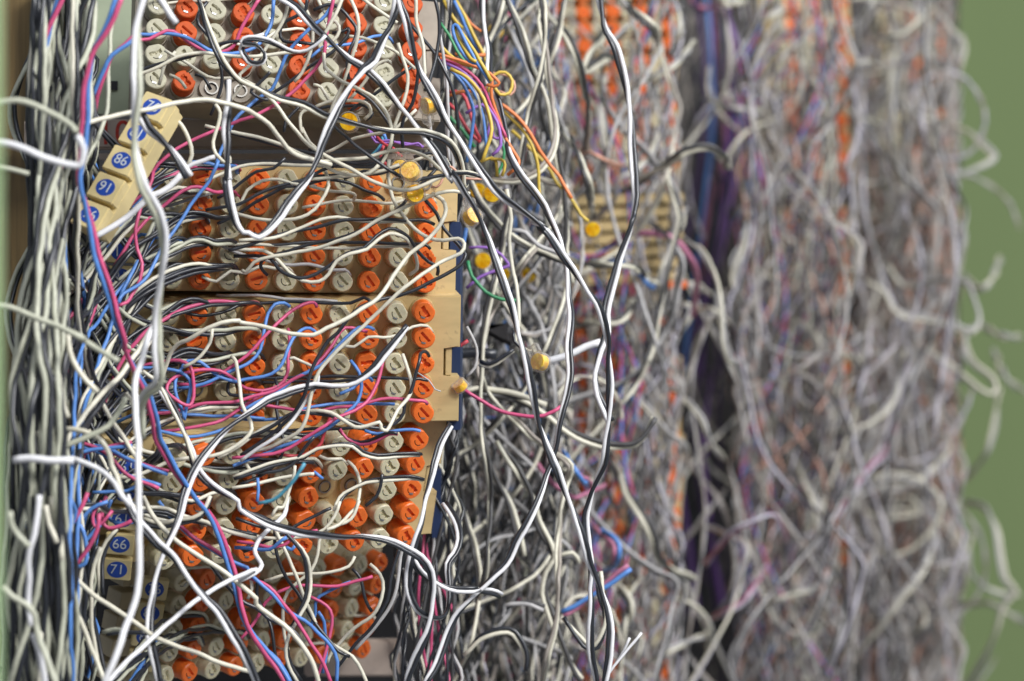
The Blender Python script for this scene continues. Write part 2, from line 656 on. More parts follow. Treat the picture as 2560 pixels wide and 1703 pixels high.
B1 = block('grimy grey topmost block of the sharp column, cut by the upper edge', (396, -50, 606), (1030, 8, 622), (1029, 247, 615), 5.5, None, 'housing_old',
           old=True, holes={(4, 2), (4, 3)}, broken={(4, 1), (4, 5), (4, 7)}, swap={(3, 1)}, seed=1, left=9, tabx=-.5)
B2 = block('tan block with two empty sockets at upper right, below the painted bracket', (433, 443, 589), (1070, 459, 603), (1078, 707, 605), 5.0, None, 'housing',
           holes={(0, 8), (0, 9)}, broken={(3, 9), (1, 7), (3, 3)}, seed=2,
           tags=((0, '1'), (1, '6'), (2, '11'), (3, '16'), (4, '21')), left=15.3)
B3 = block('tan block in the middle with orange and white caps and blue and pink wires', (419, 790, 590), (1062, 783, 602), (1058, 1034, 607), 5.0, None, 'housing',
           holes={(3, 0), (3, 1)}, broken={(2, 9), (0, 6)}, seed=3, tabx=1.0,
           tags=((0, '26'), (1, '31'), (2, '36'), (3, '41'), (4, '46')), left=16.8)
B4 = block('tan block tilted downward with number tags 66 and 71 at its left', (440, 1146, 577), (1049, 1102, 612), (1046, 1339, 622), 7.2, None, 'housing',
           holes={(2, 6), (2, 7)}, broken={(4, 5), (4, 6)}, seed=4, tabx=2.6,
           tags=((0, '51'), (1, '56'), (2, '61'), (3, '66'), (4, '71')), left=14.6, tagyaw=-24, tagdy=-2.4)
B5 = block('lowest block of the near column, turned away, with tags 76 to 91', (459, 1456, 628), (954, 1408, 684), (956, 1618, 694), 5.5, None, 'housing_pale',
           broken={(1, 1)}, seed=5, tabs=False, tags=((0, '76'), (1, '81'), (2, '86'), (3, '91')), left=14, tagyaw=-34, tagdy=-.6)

# second column, blurred
for n_, (la, x0, x1, y0, y1, nc) in enumerate((
        ('blurred block at the very top of the second column', 1350, 1672, -10, 150, 10),
        ('second blurred block of the second column, under the topmost one', 1352, 1676, 192, 340, 10),
        ('short blurred block just above the bare ribbed one', 1360, 1680, 372, 452, 10),
        ('blurred block right below the bare ribbed one', 1340, 1668, 728, 880, 10),
        ('blurred block of the second column behind the lilac arc', 1340, 1686, 925, 1080, 10),
        ('blurred block of the second column below its middle', 1352, 1690, 1122, 1280, 10),
        ('blurred block low in the second column', 1360, 1684, 1325, 1480, 10),
        ('blurred block of the second column at the bottom edge', 1360, 1680, 1522, 1690, 10))):
    k_ = 3 if y1 - y0 < 100 else 5
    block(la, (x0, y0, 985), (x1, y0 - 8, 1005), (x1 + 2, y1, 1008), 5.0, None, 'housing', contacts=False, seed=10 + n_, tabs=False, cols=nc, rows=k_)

# bare ribbed block with no caps
M_, lx_, ly_ = frame((1400, 505, 905), (1700, 495, 920), (1703, 690, 924))
rb = empty('terminal_block', M_)
tag(rb, 'bare cream block without caps, showing stacked ribs, in the second column', 'terminal block')
bm = bmesh.new()
add_box(bm, -2, lx_, -ly_, 2, -14, -4, mi=1)
for i in range(7):
    y = -i * ly_ / 6
    add_box(bm, -2, lx_ + 1.5, y - ly_ / 17, y + ly_ / 17, -4.2, 0, .3)
bmesh.ops.scale(bm, vec=(MM,) * 3, verts=bm.verts)
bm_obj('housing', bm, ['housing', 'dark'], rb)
bm = bmesh.new()
add_box(bm, lx_ - 8, lx_ + 2.5, -ly_ - 4.6, -ly_ - 2.0, -6, 1, .3)
bmesh.ops.scale(bm, vec=(MM,) * 3, verts=bm.verts)
bm_obj('orange_bar', bm, ['cap_orange'], rb)

# third and fourth columns
for (la, x0, x1, y0, y1, d, s) in (
        ('very blurred block at the top of the third column', 1950, 2100, 10, 200, 1290, 21),
        ('very blurred block in the upper half of the third column', 1950, 2100, 260, 440, 1290, 22),
        ('very blurred block in the middle of the third column', 1950, 2105, 545, 720, 1290, 23),
        ('very blurred block below the middle of the third column', 1940, 2105, 830, 1020, 1290, 24),
        ('very blurred block in the lower half of the third column', 1950, 2100, 1180, 1400, 1290, 25),
        ('very blurred block low in the third column by the bottom edge', 1930, 2090, 1480, 1650, 1290, 26)):
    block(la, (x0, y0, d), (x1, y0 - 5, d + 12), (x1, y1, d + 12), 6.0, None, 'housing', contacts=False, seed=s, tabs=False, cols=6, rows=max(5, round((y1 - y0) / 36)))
for (la, x0, x1, y0, y1, d, s) in (
        ('faint far block at the top of the last column', 2240, 2355, 40, 190, 1600, 31),
        ('faint far block in the upper half of the last column', 2245, 2365, 300, 520, 1600, 32),
        ('faint far block at mid height of the last column', 2250, 2365, 820, 1000, 1600, 33),
        ('faint far block in the lower half of the last column', 2285, 2370, 1260, 1640, 1600, 34)):
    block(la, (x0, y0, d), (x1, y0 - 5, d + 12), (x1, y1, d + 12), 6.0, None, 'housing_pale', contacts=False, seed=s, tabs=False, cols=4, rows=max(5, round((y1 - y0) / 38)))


# ------------------------------------------------------------------ loose strip of number tags
def tag_strip():
    cs = [(381, 267), (341, 333), (302, 402), (263, 470), (224, 537)]
    a, b = W(*cs[0], 560), W(*cs[-1], 552)
    y = (a - b).normalized()
    z = Vector((-0.34, -0.92, 0.16))
    z = (z - y * z.dot(y)).normalized()
    x = y.cross(z).normalized()
    M = Matrix((x, y, z)).transposed().to_4x4()
    M.translation = (a + b) / 2
    root = empty('tag_strip', M)
    tag(root, 'loose cream strip of five round blue number tags hanging tilted at the left', 'tag strip')
    L = (a - b).length / MM
    bm = bmesh.new()
    add_box(bm, -3.4, 3.9, -L / 2 - 2.8, L / 2 + 2.8, -7.5, -2.6, .2)
    bmesh.ops.scale(bm, vec=(MM,) * 3, verts=bm.verts)
    bm_obj('backing_strip', bm, ['tag_cream'], root)
    for i, n in enumerate(('76', '81', '86', '91', '96')):
        tag_part(root, 0, L / 2 - i * L / 4, 0, n, w_=7.6, h_=6.5, dz=5.2)


tag_strip()

# ------------------------------------------------------------------ tubes
VPOS = {}


def catmull(P, n_per):
    P = np.asarray(P, float)
    Q = np.vstack([2 * P[0] - P[1], P, 2 * P[-1] - P[-2]])
    out = []
    for i in range(1, len(Q) - 2):
        p0, p1, p2, p3 = Q[i - 1], Q[i], Q[i + 1], Q[i + 2]
        m = max(2, int(n_per[i - 1]))
        t = np.linspace(0, 1, m, endpoint=False)[:, None]
        out.append(0.5 * ((2 * p1) + (-p0 + p2) * t + (2 * p0 - 5 * p1 + 4 * p2 - p3) * t ** 2 + (-p0 + 3 * p1 - 3 * p2 + p3) * t ** 3))
    out.append(P[-1:])
    return np.vstack(out)


def smooth_path(P, step):
    P = np.asarray(P, float)
    seg = np.linalg.norm(np.diff(P, axis=0), axis=1)
    S = catmull(P, np.clip(seg / step, 2, 60))
    return S


def frames(S):
    T = np.gradient(S, axis=0)
    T /= np.linalg.norm(T, axis=1)[:, None] + 1e-12
    # side vector: keep to the view-facing plane so pairs lie side by side, turned by twist later
    ref = np.array([0.0, 1.0, 0.0])
    Nn = np.cross(T, ref)
    bad = np.linalg.norm(Nn, axis=1) < 1e-3
    Nn[bad] = np.array([1.0, 0, 0])
    Nn /= np.linalg.norm(Nn, axis=1)[:, None]
    for i in range(1, len(Nn)):
        if Nn[i].dot(Nn[i - 1]) < 0:
            Nn[i] = -Nn[i]
    B = np.cross(T, Nn)
    return T, Nn, B


def tube(S, r, sides, fr=None, off=0):
    T, Nn, B = fr if fr else frames(S)
    n = len(S)
    a = np.linspace(0, 2 * np.pi, sides, endpoint=False)
    V = S[:, None, :] + r * (np.cos(a)[None, :, None] * Nn[:, None, :] + np.sin(a)[None, :, None] * B[:, None, :])
    V = V.reshape(-1, 3)
    i = np.arange(n - 1)[:, None]
    j = np.arange(sides)[None, :]
    j2 = (j + 1) % sides
    F = np.stack([i * sides + j, i * sides + j2, (i + 1) * sides + j2, (i + 1) * sides + j], -1).reshape(-1, 4) + off
    return V, F


def mesh_np(name, V, F, mats, mi=None, ends=None):
    me = bpy.data.meshes.new(name)
    nf = len(F)
    me.vertices.add(len(V))
    me.vertices.foreach_set('co', V.astype(np.float32).ravel())
    extra = ends or []
    nl = nf * 4 + sum(len(e) for e in extra)
    me.loops.add(nl)
    li = F.ravel().tolist()
    ls = list(range(0, nf * 4, 4))
    for e in extra:
        ls.append(len(li))
        li += list(e)
    me.loops.foreach_set('vertex_index', li)
    me.polygons.add(len(ls))
    me.polygons.foreach_set('loop_start', ls)
    if mi is not None:
        me.polygons.foreach_set('material_index', np.asarray(mi, np.int32))
    me.update(calc_edges=True)
    me.shade_smooth()
    for m in mats:
        me.materials.append(MATS[m])
    return me


def wobble(n, amp, wl, step):
    x = np.arange(n) * step / wl
    ph = nrng.uniform(0, 6.28, 3)
    return amp * (np.sin(x * 6.28 + ph[0]) * .6 + np.sin(x * 6.28 * 1.9 + ph[1]) * .3 + np.sin(x * 6.28 * .45 + ph[2]) * .6)


REG = {}
for k_, x_, y_ in (('A', 0, 0), ('B', 600, 0), ('C', 0, 400), ('D', 600, 400), ('E', 0, 820), ('F', 600, 820), ('G', 0, 1253), ('H', 600, 1253)):
    REG[k_] = (x_, y_, 640 / 2230)
for k_, x_, y_ in (('R', 1100, 0), ('S', 1100, 550), ('T', 1100, 1103)):
    REG[k_] = (x_, y_, 740 / 1934)
for k_, x_, y_ in (('X', 1800, 0), ('Y', 1800, 550), ('Z', 1800, 1103)):
    REG[k_] = (x_, y_, 760 / 1986)
REG['O'] = (0, 0, 1.0)


def parse(s):
    out = []
    reg = 'O'
    for tkn in s.split():
        if tkn[0].isalpha():
            reg = tkn[0]
            tkn = tkn[1:]
        x, y = map(float, tkn.split(','))
        ox, oy, k = REG[reg]
        p = (ox + x * k, oy + y * k)
        if out and math.hypot(p[0] - out[-1][0], p[1] - out[-1][1]) < 5:
            continue
        out.append(p)
    return out


# ------------------------------------------------------------------ what a wire is near (for its description)
LM = [((30, 60), 'the upper left corner'), ((60, 380), 'the wooden board'), ((150, 150), 'the mint plate'), ((262, 335), 'the painted red numeral'),
      ((381, 267), "the tag strip's top"), ((224, 537), "the tag strip's bottom"), ((30, 720), 'the left bundle'), ((30, 1150), 'the metal tie'),
      ((40, 1650), 'the lower left corner'), ((285, 1338), 'tag 66'), ((300, 1405), 'tag 71'), ((345, 1480), 'tag 76'), ((350, 1545), 'tag 81'), ((350, 1665), 'tag 91'),
      ((400, 60), "the top block's left caps"), ((640, 20), 'the top edge over the top block'), ((720, 180), "the top block's middle"), ((980, 20), "the top block's upper right"),
      ((1035, 180), "the top block's right end"), ((873, 306), 'the dark amber splice'), ((1068, 262), 'the amber splice on the top block'),
      ((1020, 418), 'the splice with pink leads'), ((1048, 480), 'the splice over empty sockets'), ((650, 340), 'the gap under the top block'),
      ((480, 500), "the second block's left caps"), ((760, 560), "the second block's middle"), ((1100, 480), "the second block's upper tab"), ((1150, 640), "the second block's right end"),
      ((500, 690), "the second block's lower left"), ((880, 700), "the second block's bottom row"), ((440, 860), "the middle block's left caps"), ((740, 880), "the middle block's centre"),
      ((1060, 850), "the middle block's right caps"), ((1120, 1000), "the middle block's lower tab"), ((480, 1030), "the middle block's empty sockets"),
      ((800, 1080), "the seam below the middle block"), ((600, 1180), "the fourth block's left half"), ((860, 1210), "the fourth block's empty sockets"), ((1045, 1200), "the fourth block's right caps"),
      ((1110, 1330), "the fourth block's lower corner"), ((700, 1370), "the fourth block's bottom row"), ((560, 1500), "the lowest block's left caps"), ((860, 1480), "the lowest block's right caps"),
      ((640, 1690), 'the bottom edge under the lowest block'), ((930, 1660), 'the lower bracket'), ((1100, 1690), 'the bottom edge beside the bracket'),
      ((1150, 60), 'the coloured wire bundle'), ((1230, 200), 'the yellow curl'), ((1232, 475), 'the splice right of the blocks'), ((1190, 650), 'the splices behind the blocks'),
      ((1260, 840), 'the black sleeve'), ((1347, 897), 'the lone amber splice'), ((1150, 960), 'the splice with a pink lead'), ((1480, 570), 'the blurred round splice'),
      ((1400, 20), 'the top edge over the second column'), ((1660, 20), "the second column's top right"), ((1500, 300), "the second column's upper half"), ((1640, 560), 'the bare ribbed block'),
      ((1580, 820), "the second column's middle"), ((1400, 1060), 'the X of crossing pairs'), ((1600, 1080), "the second column's lower half"), ((1300, 1250), 'the hanging pairs'),
      ((1230, 1500), 'the black bundle at lower centre'), ((1450, 1500), "the hanging pairs' lower end"), ((1520, 1690), 'the bottom edge at centre'),
      ((1750, 500), 'the purple bundle'), ((1720, 1000), 'the dark gap'), ((1740, 1400), 'the foot of the dark gap'), ((1730, 1680), 'the bottom edge under the gap'),
      ((1950, 60), "the third column's top"), ((1960, 400), "the third column's upper half"), ((1960, 800), "the third column's middle"), ((1960, 1200), "the third column's lower half"),
      ((1960, 1650), "the third column's foot"), ((2250, 60), "the last column's top"), ((2280, 400), "the last column's upper half"), ((2280, 800), "the last column's middle"),
      ((2250, 1250), 'the grey coil'), ((2250, 1650), "the last column's foot"), ((2480, 300), "the green wall's upper part"), ((2490, 850), "the green wall's middle"), ((2480, 1450), "the green wall's lower part")]
CN = {'w': 'cream', 'W': 'bright white', 's': 'greenish grey', 'q': 'grey', 'Q': 'dull grey', 'l': 'lilac grey', 'P': 'dull pink', 'K': 'dark grey', 'k': 'black', 'b': 'blue', 'p': 'pink', 'r': 'red', 'o': 'orange', 'y': 'yellow',
      'v': 'violet', 'u': 'deep purple', 'g': 'green', 'n': 'salmon', 't': 'teal'}
USED = {}


def near(p):
    return min(LM, key=lambda q: (q[0][0] - p[0]) ** 2 + (q[0][1] - p[1]) ** 2)[1]


def nearpx(S):
    d = S[1] / MM
    return (S[0] / MM * 6000 / d + 1280, 851.5 - S[2] / MM * 6000 / d)


def clipin(p):
    return (min(max(p[0], 0), 2560), min(max(p[1], 0), 1703))


def wire_label(col, P):
    inside = [p for p in P if -5 < p[0] < 2565 and -5 < p[1] < 1708] or P
    a, b, m = near(inside[0]), near(inside[-1]), near(inside[len(inside) // 2])
    nm = 'all-' + CN[col[0]] if len(col) > 1 and col[0] == col[1] else ' and '.join(CN[c] for c in col)
    what = nm + (' wire' if len(col) == 1 else ' pair')
    xs = sum(p[0] for p in inside) / len(inside)
    ys = sum(p[1] for p in inside) / len(inside)
    opts = [f'{what} around {a}' if a == b else f'{what} from {a} to {b}']
    if m not in (a, b):
        opts.append(f'{what} from {a} past {m} to {b}')
    return [o_ for o_ in opts if len(o_.split()) <= 14] or [o_.replace(' the ', ' ') for o_ in opts[:1]], xs, ys


ALLW = []


def fits(s):
    while len(s.split()) > 16 and ' the ' in s:
        s = s.replace(' the ', ' ', 1)
    if len(s.split()) > 16:
        s = s.replace(' block', '').replace(' and ', '-')
    return s


def settle_labels():
    """two wires that read alike are told apart by their place"""
    cur = {}
    for w_ in ALLW:
        cur[id(w_[0])] = w_[1][-1] if sum(1 for q in ALLW if q[1][0] == w_[1][0]) > 1 else w_[1][0]
    by = {}
    for o, opts, xs, ys in ALLW:
        by.setdefault(cur[id(o)], []).append((xs, ys, o))
    for lab, items in by.items():
        k = len(items)
        if k == 1:
            items[0][2]['label'] = fits(lab)
            continue
        dx = max(i[0] for i in items) - min(i[0] for i in items)
        dy = max(i[1] for i in items) - min(i[1] for i in items)
        ax = 0 if dx >= dy else 1
        items.sort(key=lambda i: i[ax])
        words = {2: (('left', 'right'), ('upper', 'lower')),
                 3: (('leftmost', 'middle', 'rightmost'), ('topmost', 'middle', 'lowest'))}.get(k)
        for n, it in enumerate(items):
            if words:
                s = f'{words[ax][n]} {lab}'
            else:
                s = ('first', 'second', 'third', 'fourth', 'fifth', 'sixth', 'seventh', 'eighth', 'ninth', 'tenth', 'eleventh', 'twelfth')[min(n, 11)] + ('-from-left ' if ax == 0 else '-from-top ') + lab
            it[2]['label'] = fits(s)
    fin = {}
    for o, opts, xs, ys in ALLW:
        fin.setdefault(o['label'], []).append((ys, o))
    for lab, its in fin.items():
        if len(its) > 1:
            its.sort(key=lambda i: i[0])
            for n, it in enumerate(its):
                it[1]['label'] = fits(('higher ', 'lower ', 'lowest ', 'bottom ')[min(n, 3)] + lab)


WIRES = 0


def make_pair(S, r, col, sides=8, twist=28.0, ph=None, phase_amp=None):
    """(V,F) per conductor; pair turns slowly about its own axis"""
    fr = frames(S)
    T, Nn, B = fr
    if len(col) == 1:
        return [tube(S, r, sides, fr)]
    seg = np.r_[0, np.cumsum(np.linalg.norm(np.diff(S, axis=0), axis=1))]
    ph = nrng.uniform(0, 6.28) if ph is None else ph
    th = ph + seg / (twist * MM) * 6.28 + 0.8 * np.sin(seg / (twist * MM) * 2.3)
    out = []
    for k, c in enumerate(col):
        a = th + k * math.pi
        C = S + (np.cos(a)[:, None] * Nn + np.sin(a)[:, None] * B) * (r * 1.05)
        out.append(tube(C, r, sides, fr))
    return out


def wire(col, path, h, r=0.42, label=None, cat='wire', group=None, base=600.0, twist=None, rough=1.0, sides=8, ph=None):
    """h: millimetres in front of the focus plane, one value or several along the wire"""
    global WIRES
    P = parse(path) if isinstance(path, str) else path
    hs = h if isinstance(h, (list, tuple)) else [h]
    n = len(P)
    pts = []
    for i, p in enumerate(P):
        t = i / max(1, n - 1) * (len(hs) - 1)
        k = min(int(t), len(hs) - 2) if len(hs) > 1 else 0
        hh = hs[k] + (hs[k + 1] - hs[k]) * (t - k) if len(hs) > 1 else hs[0]
        pts.append(W(p[0], p[1], base - hh))
    d0 = (base - hs[0])
    S = smooth_path(pts, 1.6 * MM * d0 / 600)
    m = len(S)
    st = 1.6
    S[:, 1] += wobble(m, 1.2 * MM * rough, 38, st)
    S[:, 0] += wobble(m, 0.10 * MM * rough, 9, st) + wobble(m, .16 * MM * rough, 24, st)
    S[:, 2] += wobble(m, 0.10 * MM * rough, 9, st) + wobble(m, .16 * MM * rough, 24, st)
    parts = make_pair(S, r * MM, col, sides, twist or rng.uniform(38, 85) * (d0 / 600), ph)
    opts, xs_, ys_ = wire_label(col, P)
    r = r * .7
    label = label or opts[0]
    group = group or ('twisted wire pairs' if len(col) > 1 else 'single wires')
    cat = 'wire pair' if len(col) > 1 and cat == 'wire' else cat
    cap0 = list(range(sides))[::-1]
    if len(col) == 1:
        V, F = parts[0]
        nv = len(V)
        o = link('wire', mesh_np('wire', V, F, [col], ends=[cap0, list(range(nv - sides, nv))]))
    else:
        o = empty('wire_pair')
        c0 = Vector(S[0])
        o.location = c0
        for (V, F), c in zip(parts, col):
            nv = len(V)
            link('conductor', mesh_np('conductor', V - np.array(c0), F, [c], ends=[cap0, list(range(nv - sides, nv))]), o)
    tag(o, label, cat, group)
    ALLW.append((o, opts, xs_, ys_))
    WIRES += 1
    return o


# ------------------------------------------------------------------ wires traced one by one
# (colours, path, millimetres in front of the sharp plane, radius)
HERO = [
 ('kW', 'B300,-40 480,60 640,240 800,380 960,520 1090,600 1240,740 1400,930 1560,1110 1700,1310 1850,1568 D1860,130 1960,300 2060,450 2130,620 2200,800 S470,560 530,800 580,1000 610,1150 650,1350 720,1540 T740,150 830,350 920,580 980,800 1050,960 1095,1090 1110,1250 1095,1440 1070,1600', [22, 24, 26, 26, 24], .5),
 ('Wk', 'B1370,-40 1440,150 1490,350 1550,580 1640,740 1740,930 1840,1110 1990,1330 R300,1170 420,1300 560,1390 680,1490 S620,20 700,80 780,190 870,320 960,460 1040,590 1090,740 1100,900 1110,1050 1100,1300 1080,1540 T1060,190 1000,330 950,500 960,640 985,800 980,1000 980,1200 990,1370 1030,1600', [26, 28, 20, 8, 0], .5),
 ('w', 'B1525,-40 1535,200 1590,400 1610,640 1600,720 1620,800', 20, .44),
 ('Wk', 'B1380,-40 1330,150 1260,320 1170,520 1080,600 960,760 850,950 760,1130 690,1330 600,1540 D560,200 430,370 330,520 250,620 170,675 80,640 C2130,640 2060,560 2010,450 1980,300 1970,150 A1985,1568 1975,1300 1965,1100 1990,850 1990,690', [24, 30, 44, 48, 46], .56),
 ('kw', 'A1715,-40 1790,220 1870,420 1990,600 2100,720 B150,770 350,860 560,910 740,1010 950,1060 1150,1110 1400,1140 1600,1160 1780,1220 1880,1320 1930,1460 1950,1620 D1985,200', [30, 30, 28, 22, 10], .47),
 ('k', 'B810,1090 1000,1260 1200,1410 1350,1510 D1330,110 1480,170 1620,160 1800,130 1980,120 2110,150', 24, .45),
 ('w', 'B20,700 180,790 300,890 400,1040 500,1150 600,1270 740,1360 900,1440 D1000,90 1180,190 1340,250 1480,260 1620,210 1780,130 1900,100 2020,110 2130,160 2230,250 R470,1330', [20, 22, 24, 22], .47),
 ('w', 'D2000,290 1910,275 1800,275 1650,310 1450,400 1250,500 1100,600 950,680 700,760 420,820 250,850 120,890 50,970 20,960', [16, 18, 16, 13], .45),
 ('k', 'D1700,70 1600,180 1500,280 1370,430 1200,540 1000,640 860,690 640,730 430,790 250,850 190,900 200,950 240,1000', [14, 15, 14, 11], .42),
 ('w', 'D1680,300 1760,350 1790,430 1750,540 1640,690 1480,820 1390,950 1300,1080 1200,1200 1050,1300 900,1400 760,1470 640,1530 450,1520 250,1460 0,1420 C2080,1400 1930,1420 1760,1490 1640,1568 E1560,130 1480,220 1440,350 1400,470', [10, 20, 28, 30, 22], .52),
 ('w', 'D1300,0 1290,150 1330,330 1420,470 1520,600 1640,680 1780,700 1900,685 1955,730 1920,810 1780,870 1640,960 1500,1060 1370,1160 1260,1270 1130,1400 1000,1520 F860,190 760,290 680,390 640,500 610,640 590,760 540,870 440,940 330,1000 200,1060 90,1080 50,1130 40,1160 70,1220 120,1280 120,1340', [14, 14, 20, 22, 18, 16], .47),
 ('k', 'D1620,350 1720,470 1780,600 1860,700 1930,780 1960,830 1920,910 1800,990 1650,1060 1500,1130 1350,1190 1180,1230 1050,1280 950,1370 860,1500 F780,110 700,230 640,350 600,480 560,590 480,720 370,840 250,940 100,1050 0,1110', [11, 14, 20, 22, 18], .46),
 ('w', 'D0,700 250,690 420,640 560,580 700,520 850,500 1000,520 1200,540 1400,530 1490,545', [20, 16, 12], .42),
 ('k', 'D-100,790 200,700 400,630 650,590 900,530 1150,520 1400,520 1600,520 1700,560', [21, 17, 10], .44),
 ('k', 'D-60,840 120,830 250,860 330,950 430,1010 540,1030 660,990 800,900 930,810 1080,760 1190,660 1300,600 1400,620 1480,690 1550,800 1640,890 1720,940 1720,1000', [14, 18, 18, 12, 5], .45),
 ('w', 'D-60,780 200,790 330,870 430,970 550,1050 700,1060 780,1000 840,890 960,820 1110,780 1200,700 1300,640 1400,660 1480,730 1530,850 1530,950 1470,990', [14, 18, 18, 12, 5], .45),
 ('k', 'D-100,750 300,740 700,710 1000,715 1300,720 1500,730 1620,740 1660,780', [8, 6, 4], .4),
 ('w', 'D-100,740 400,740 700,770 1000,760 1250,750 1450,755 1490,790', [8, 6, 4], .38),
 ('k', 'D-200,1280 200,1250 500,1240 800,1250 960,1240 1080,1195 1150,1240', [4, 3, 6], .42),
 ('q', 'D-200,1180 200,1190 400,1215 600,1215 850,1235', 2, .4),
 ('w', 'D-60,440 0,480 200,520 420,520 600,470 700,370 770,230 740,100 690,-60', [15, 18, 16], .43),
 ('w', 'D600,230 800,270 950,280 1000,310 990,350', [14, 4], .38),
 ('k', 'D560,220 780,180 950,210 1080,270 1200,300 1250,345', [14, 6], .42),
 ('w', 'D500,190 620,160 800,150 1000,140 1150,120 1280,90 1390,45', 17, .42),
 ('k', 'D520,180 620,145 1000,130 1200,125 1290,100 1400,60', 15, .42),
 ('w', 'D-100,400 0,390 60,260 200,170 350,165 450,200 560,230', 18, .4),
 ('w', 'B-300,1570 0,1450 200,1430 400,1445 600,1440 760,1440', 18, .42),
 ('k', 'D-300,430 0,380 150,310 300,250 450,200 560,170 700,90 900,20', 19, .42),
 ('k', 'D-200,560 0,460 130,370 280,290 400,230 520,230', 16, .42),
 ('k', 'D-200,330 0,200 150,100 B300,1470 400,1380', 20, .4),
 ('w', 'F1420,240 1460,380 1490,520 1450,620 1370,710 1320,830 1280,900 1230,870 1220,820 1100,850 1000,850 900,790 800,740 680,720 560,740 430,780 280,840 130,920 0,1020 E1900,1140', [8, 16, 18, 16, 18], .47),
 ('k', 'F1440,620 1430,740 1340,830 1200,870 1060,840 920,790 780,765 600,745 450,750 200,900 0,1000', [12, 15, 16], .44),
 ('Wk', 'F1460,-20 1350,120 1250,235 1180,330 1080,420 950,490 800,515 650,510 500,540 350,590 230,630 130,700 0,790 E1960,900 1860,1020 1780,1120 1700,1230 1640,1350 1600,1480 G1560,150 1500,300 1430,450 1370,620 1330,800 1305,950 1310,1100 1325,1240 1370,1450 1400,1620', [18, 22, 34, 48, 56], .52),
 ('k', 'F1650,250 1620,200 1570,220 1560,280 1530,390 1500,500 1460,600', [5, 12, 12], .43),
 ('p', 'F1640,660 1600,630 1450,620 1300,615 1150,640 1000,680 850,690 700,720 550,730 350,700 180,680 0,700', [5, 12, 14], .42),
 ('b', 'F1350,665 1250,650 1050,650 850,655 700,680 550,710 400,780 200,800 0,790', [4, 10, 12], .4),
 ('p', 'F1240,280 1210,420 1170,540 1100,650 1000,720 850,780 750,840 650,900 560,960 430,1040 300,1090 150,1110 -60,1130', [10, 16, 18], .43),
 ('b', 'F970,290 1040,390 1060,520 1030,640 930,730 820,830 700,910 580,960 450,1000 300,1060 150,1120 0,1180 -60,1200', [8, 15, 18], .43),
 ('b', 'F1160,460 1120,430 1050,460 980,530 860,580', [3, 12], .42),
 ('b', 'F1160,20 1120,0 1040,5 950,60 830,180 700,320 560,400 440,470 330,560 150,640 0,720', [5, 15, 18], .43),
 ('p', 'D1100,1500 F915,0 800,160 690,290 600,380 450,450 300,540 100,600 0,640 E2000,650 1800,650 1650,690 1500,730 1300,750 1150,800', [6, 15, 18, 20], .42),
 ('b', 'D430,1280 380,1245 300,1260 250,1330 230,1440 F180,180 100,290 0,350 E2080,340 1960,400 1850,460 1700,510 1500,520 1300,470 1150,420', [6, 12, 16, 18], .43),
 ('p', 'D670,1280 640,1240 560,1260 470,1310 370,1380 280,1470 F130,170 0,280 E1960,380 1880,450 1780,500 1650,495 1500,490', [5, 14, 18], .43),
 ('b', 'D665,1510 600,1460 530,1480 470,1550 F430,170 400,260 330,360 200,420 0,450 E2050,460 1920,430 1830,360 1740,300 1640,290 1560,370 1520,480 1540,600 1590,730 1600,800 1620,700 1645,550 1640,450 1560,380 1430,350 1200,340', [5, 16, 22, 22], .43),
 ('p', 'D420,1470 F435,100 420,250 400,420 340,510 200,550 50,530 E2130,520 2040,450 1960,390 1850,360 1700,370 1580,410 1500,460 1465,530 1500,590 1580,650 1650,670 1680,600 1680,450 1650,340 1560,290 1430,290 1200,330', [5, 16, 24, 22], .43),
 ('b', 'E2300,790 2000,770 1750,760 1550,745 1350,720 1150,760 1000,830', [12, 20], .42),
 ('b', 'E2300,650 2100,790 1960,880 1800,930 1650,940 1500,910 1350,885 1200,890', [14, 20], .42),
 ('p', 'E2300,560 2100,700 1950,790 1800,840 1600,880 1400,910 1200,940 1000,930', [14, 20], .42),
 ('k', 'F310,440 345,570 320,700 350,900 380,1050 310,1180 180,1290 0,1350', [10, 18], .43),
 ('Wk', 'E1380,520 1480,670 1560,830 1640,1020 1690,1180 1760,1280 1850,1370 1950,1430 2080,1500 H0,60 120,130 280,210 400,240 600,290 850,310 1100,310 1280,340 1450,420 1580,500 1660,620 1680,760 1670,950 1630,1140 1540,1350 1440,1600', [30, 34, 30, 26, 20], .52),
 ('Wk', 'F1835,840 1760,990 1710,1130 1680,1280 1620,1480 H1590,130 1540,300 1490,460 1460,620 1480,800 1540,940 1620,1000 1720,1020 1790,980 1820,860 1820,700 1820,550 1880,460 1910,330 1890,200 1840,90 1780,10', [6, 22, 22, 8, -4], .48),
 ('kW', 'H1500,490 1540,580 1640,670 1760,730 1900,770 2080,770 T120,975 250,970 330,980 400,1010', [22, 18, 8], .47),
 ('Wk', 'R1035,-40 1070,180 1140,300 1200,500 1240,700 1255,900 1270,1100 1280,1280 1260,1430 S1250,20 1180,240 1110,480 1080,620 1090,740 1050,850 1020,1000 1040,1150 1080,1250 1110,1320', [-60, -50, -40, -30], .62),
 ('Wk', 'R275,-40 290,180 320,320 325,480 400,700 440,900 450,1000 510,1120 600,1230 680,1350 740,1480 S740,40 790,150 830,300 850,500 860,650 840,850 850,1000 820,1180 780,1350 T740,100 690,230 650,370 580,520 500,660 430,800 330,910 200,1030 100,1150 40,1280 -20,1450 H1600,1620', [-45, -20, 0, 12, 20], .5),
 ('W', 'T1315,1250 1200,1380 1090,1530 1060,1600', 5, .36), ('W', 'T1235,1280 1180,1400 1090,1530 1040,1600', 5, .36),
 ('wk', 'T800,1150 900,1270 990,1350 1050,1290 1080,1150 1050,1000 1040,850', -40, .55),
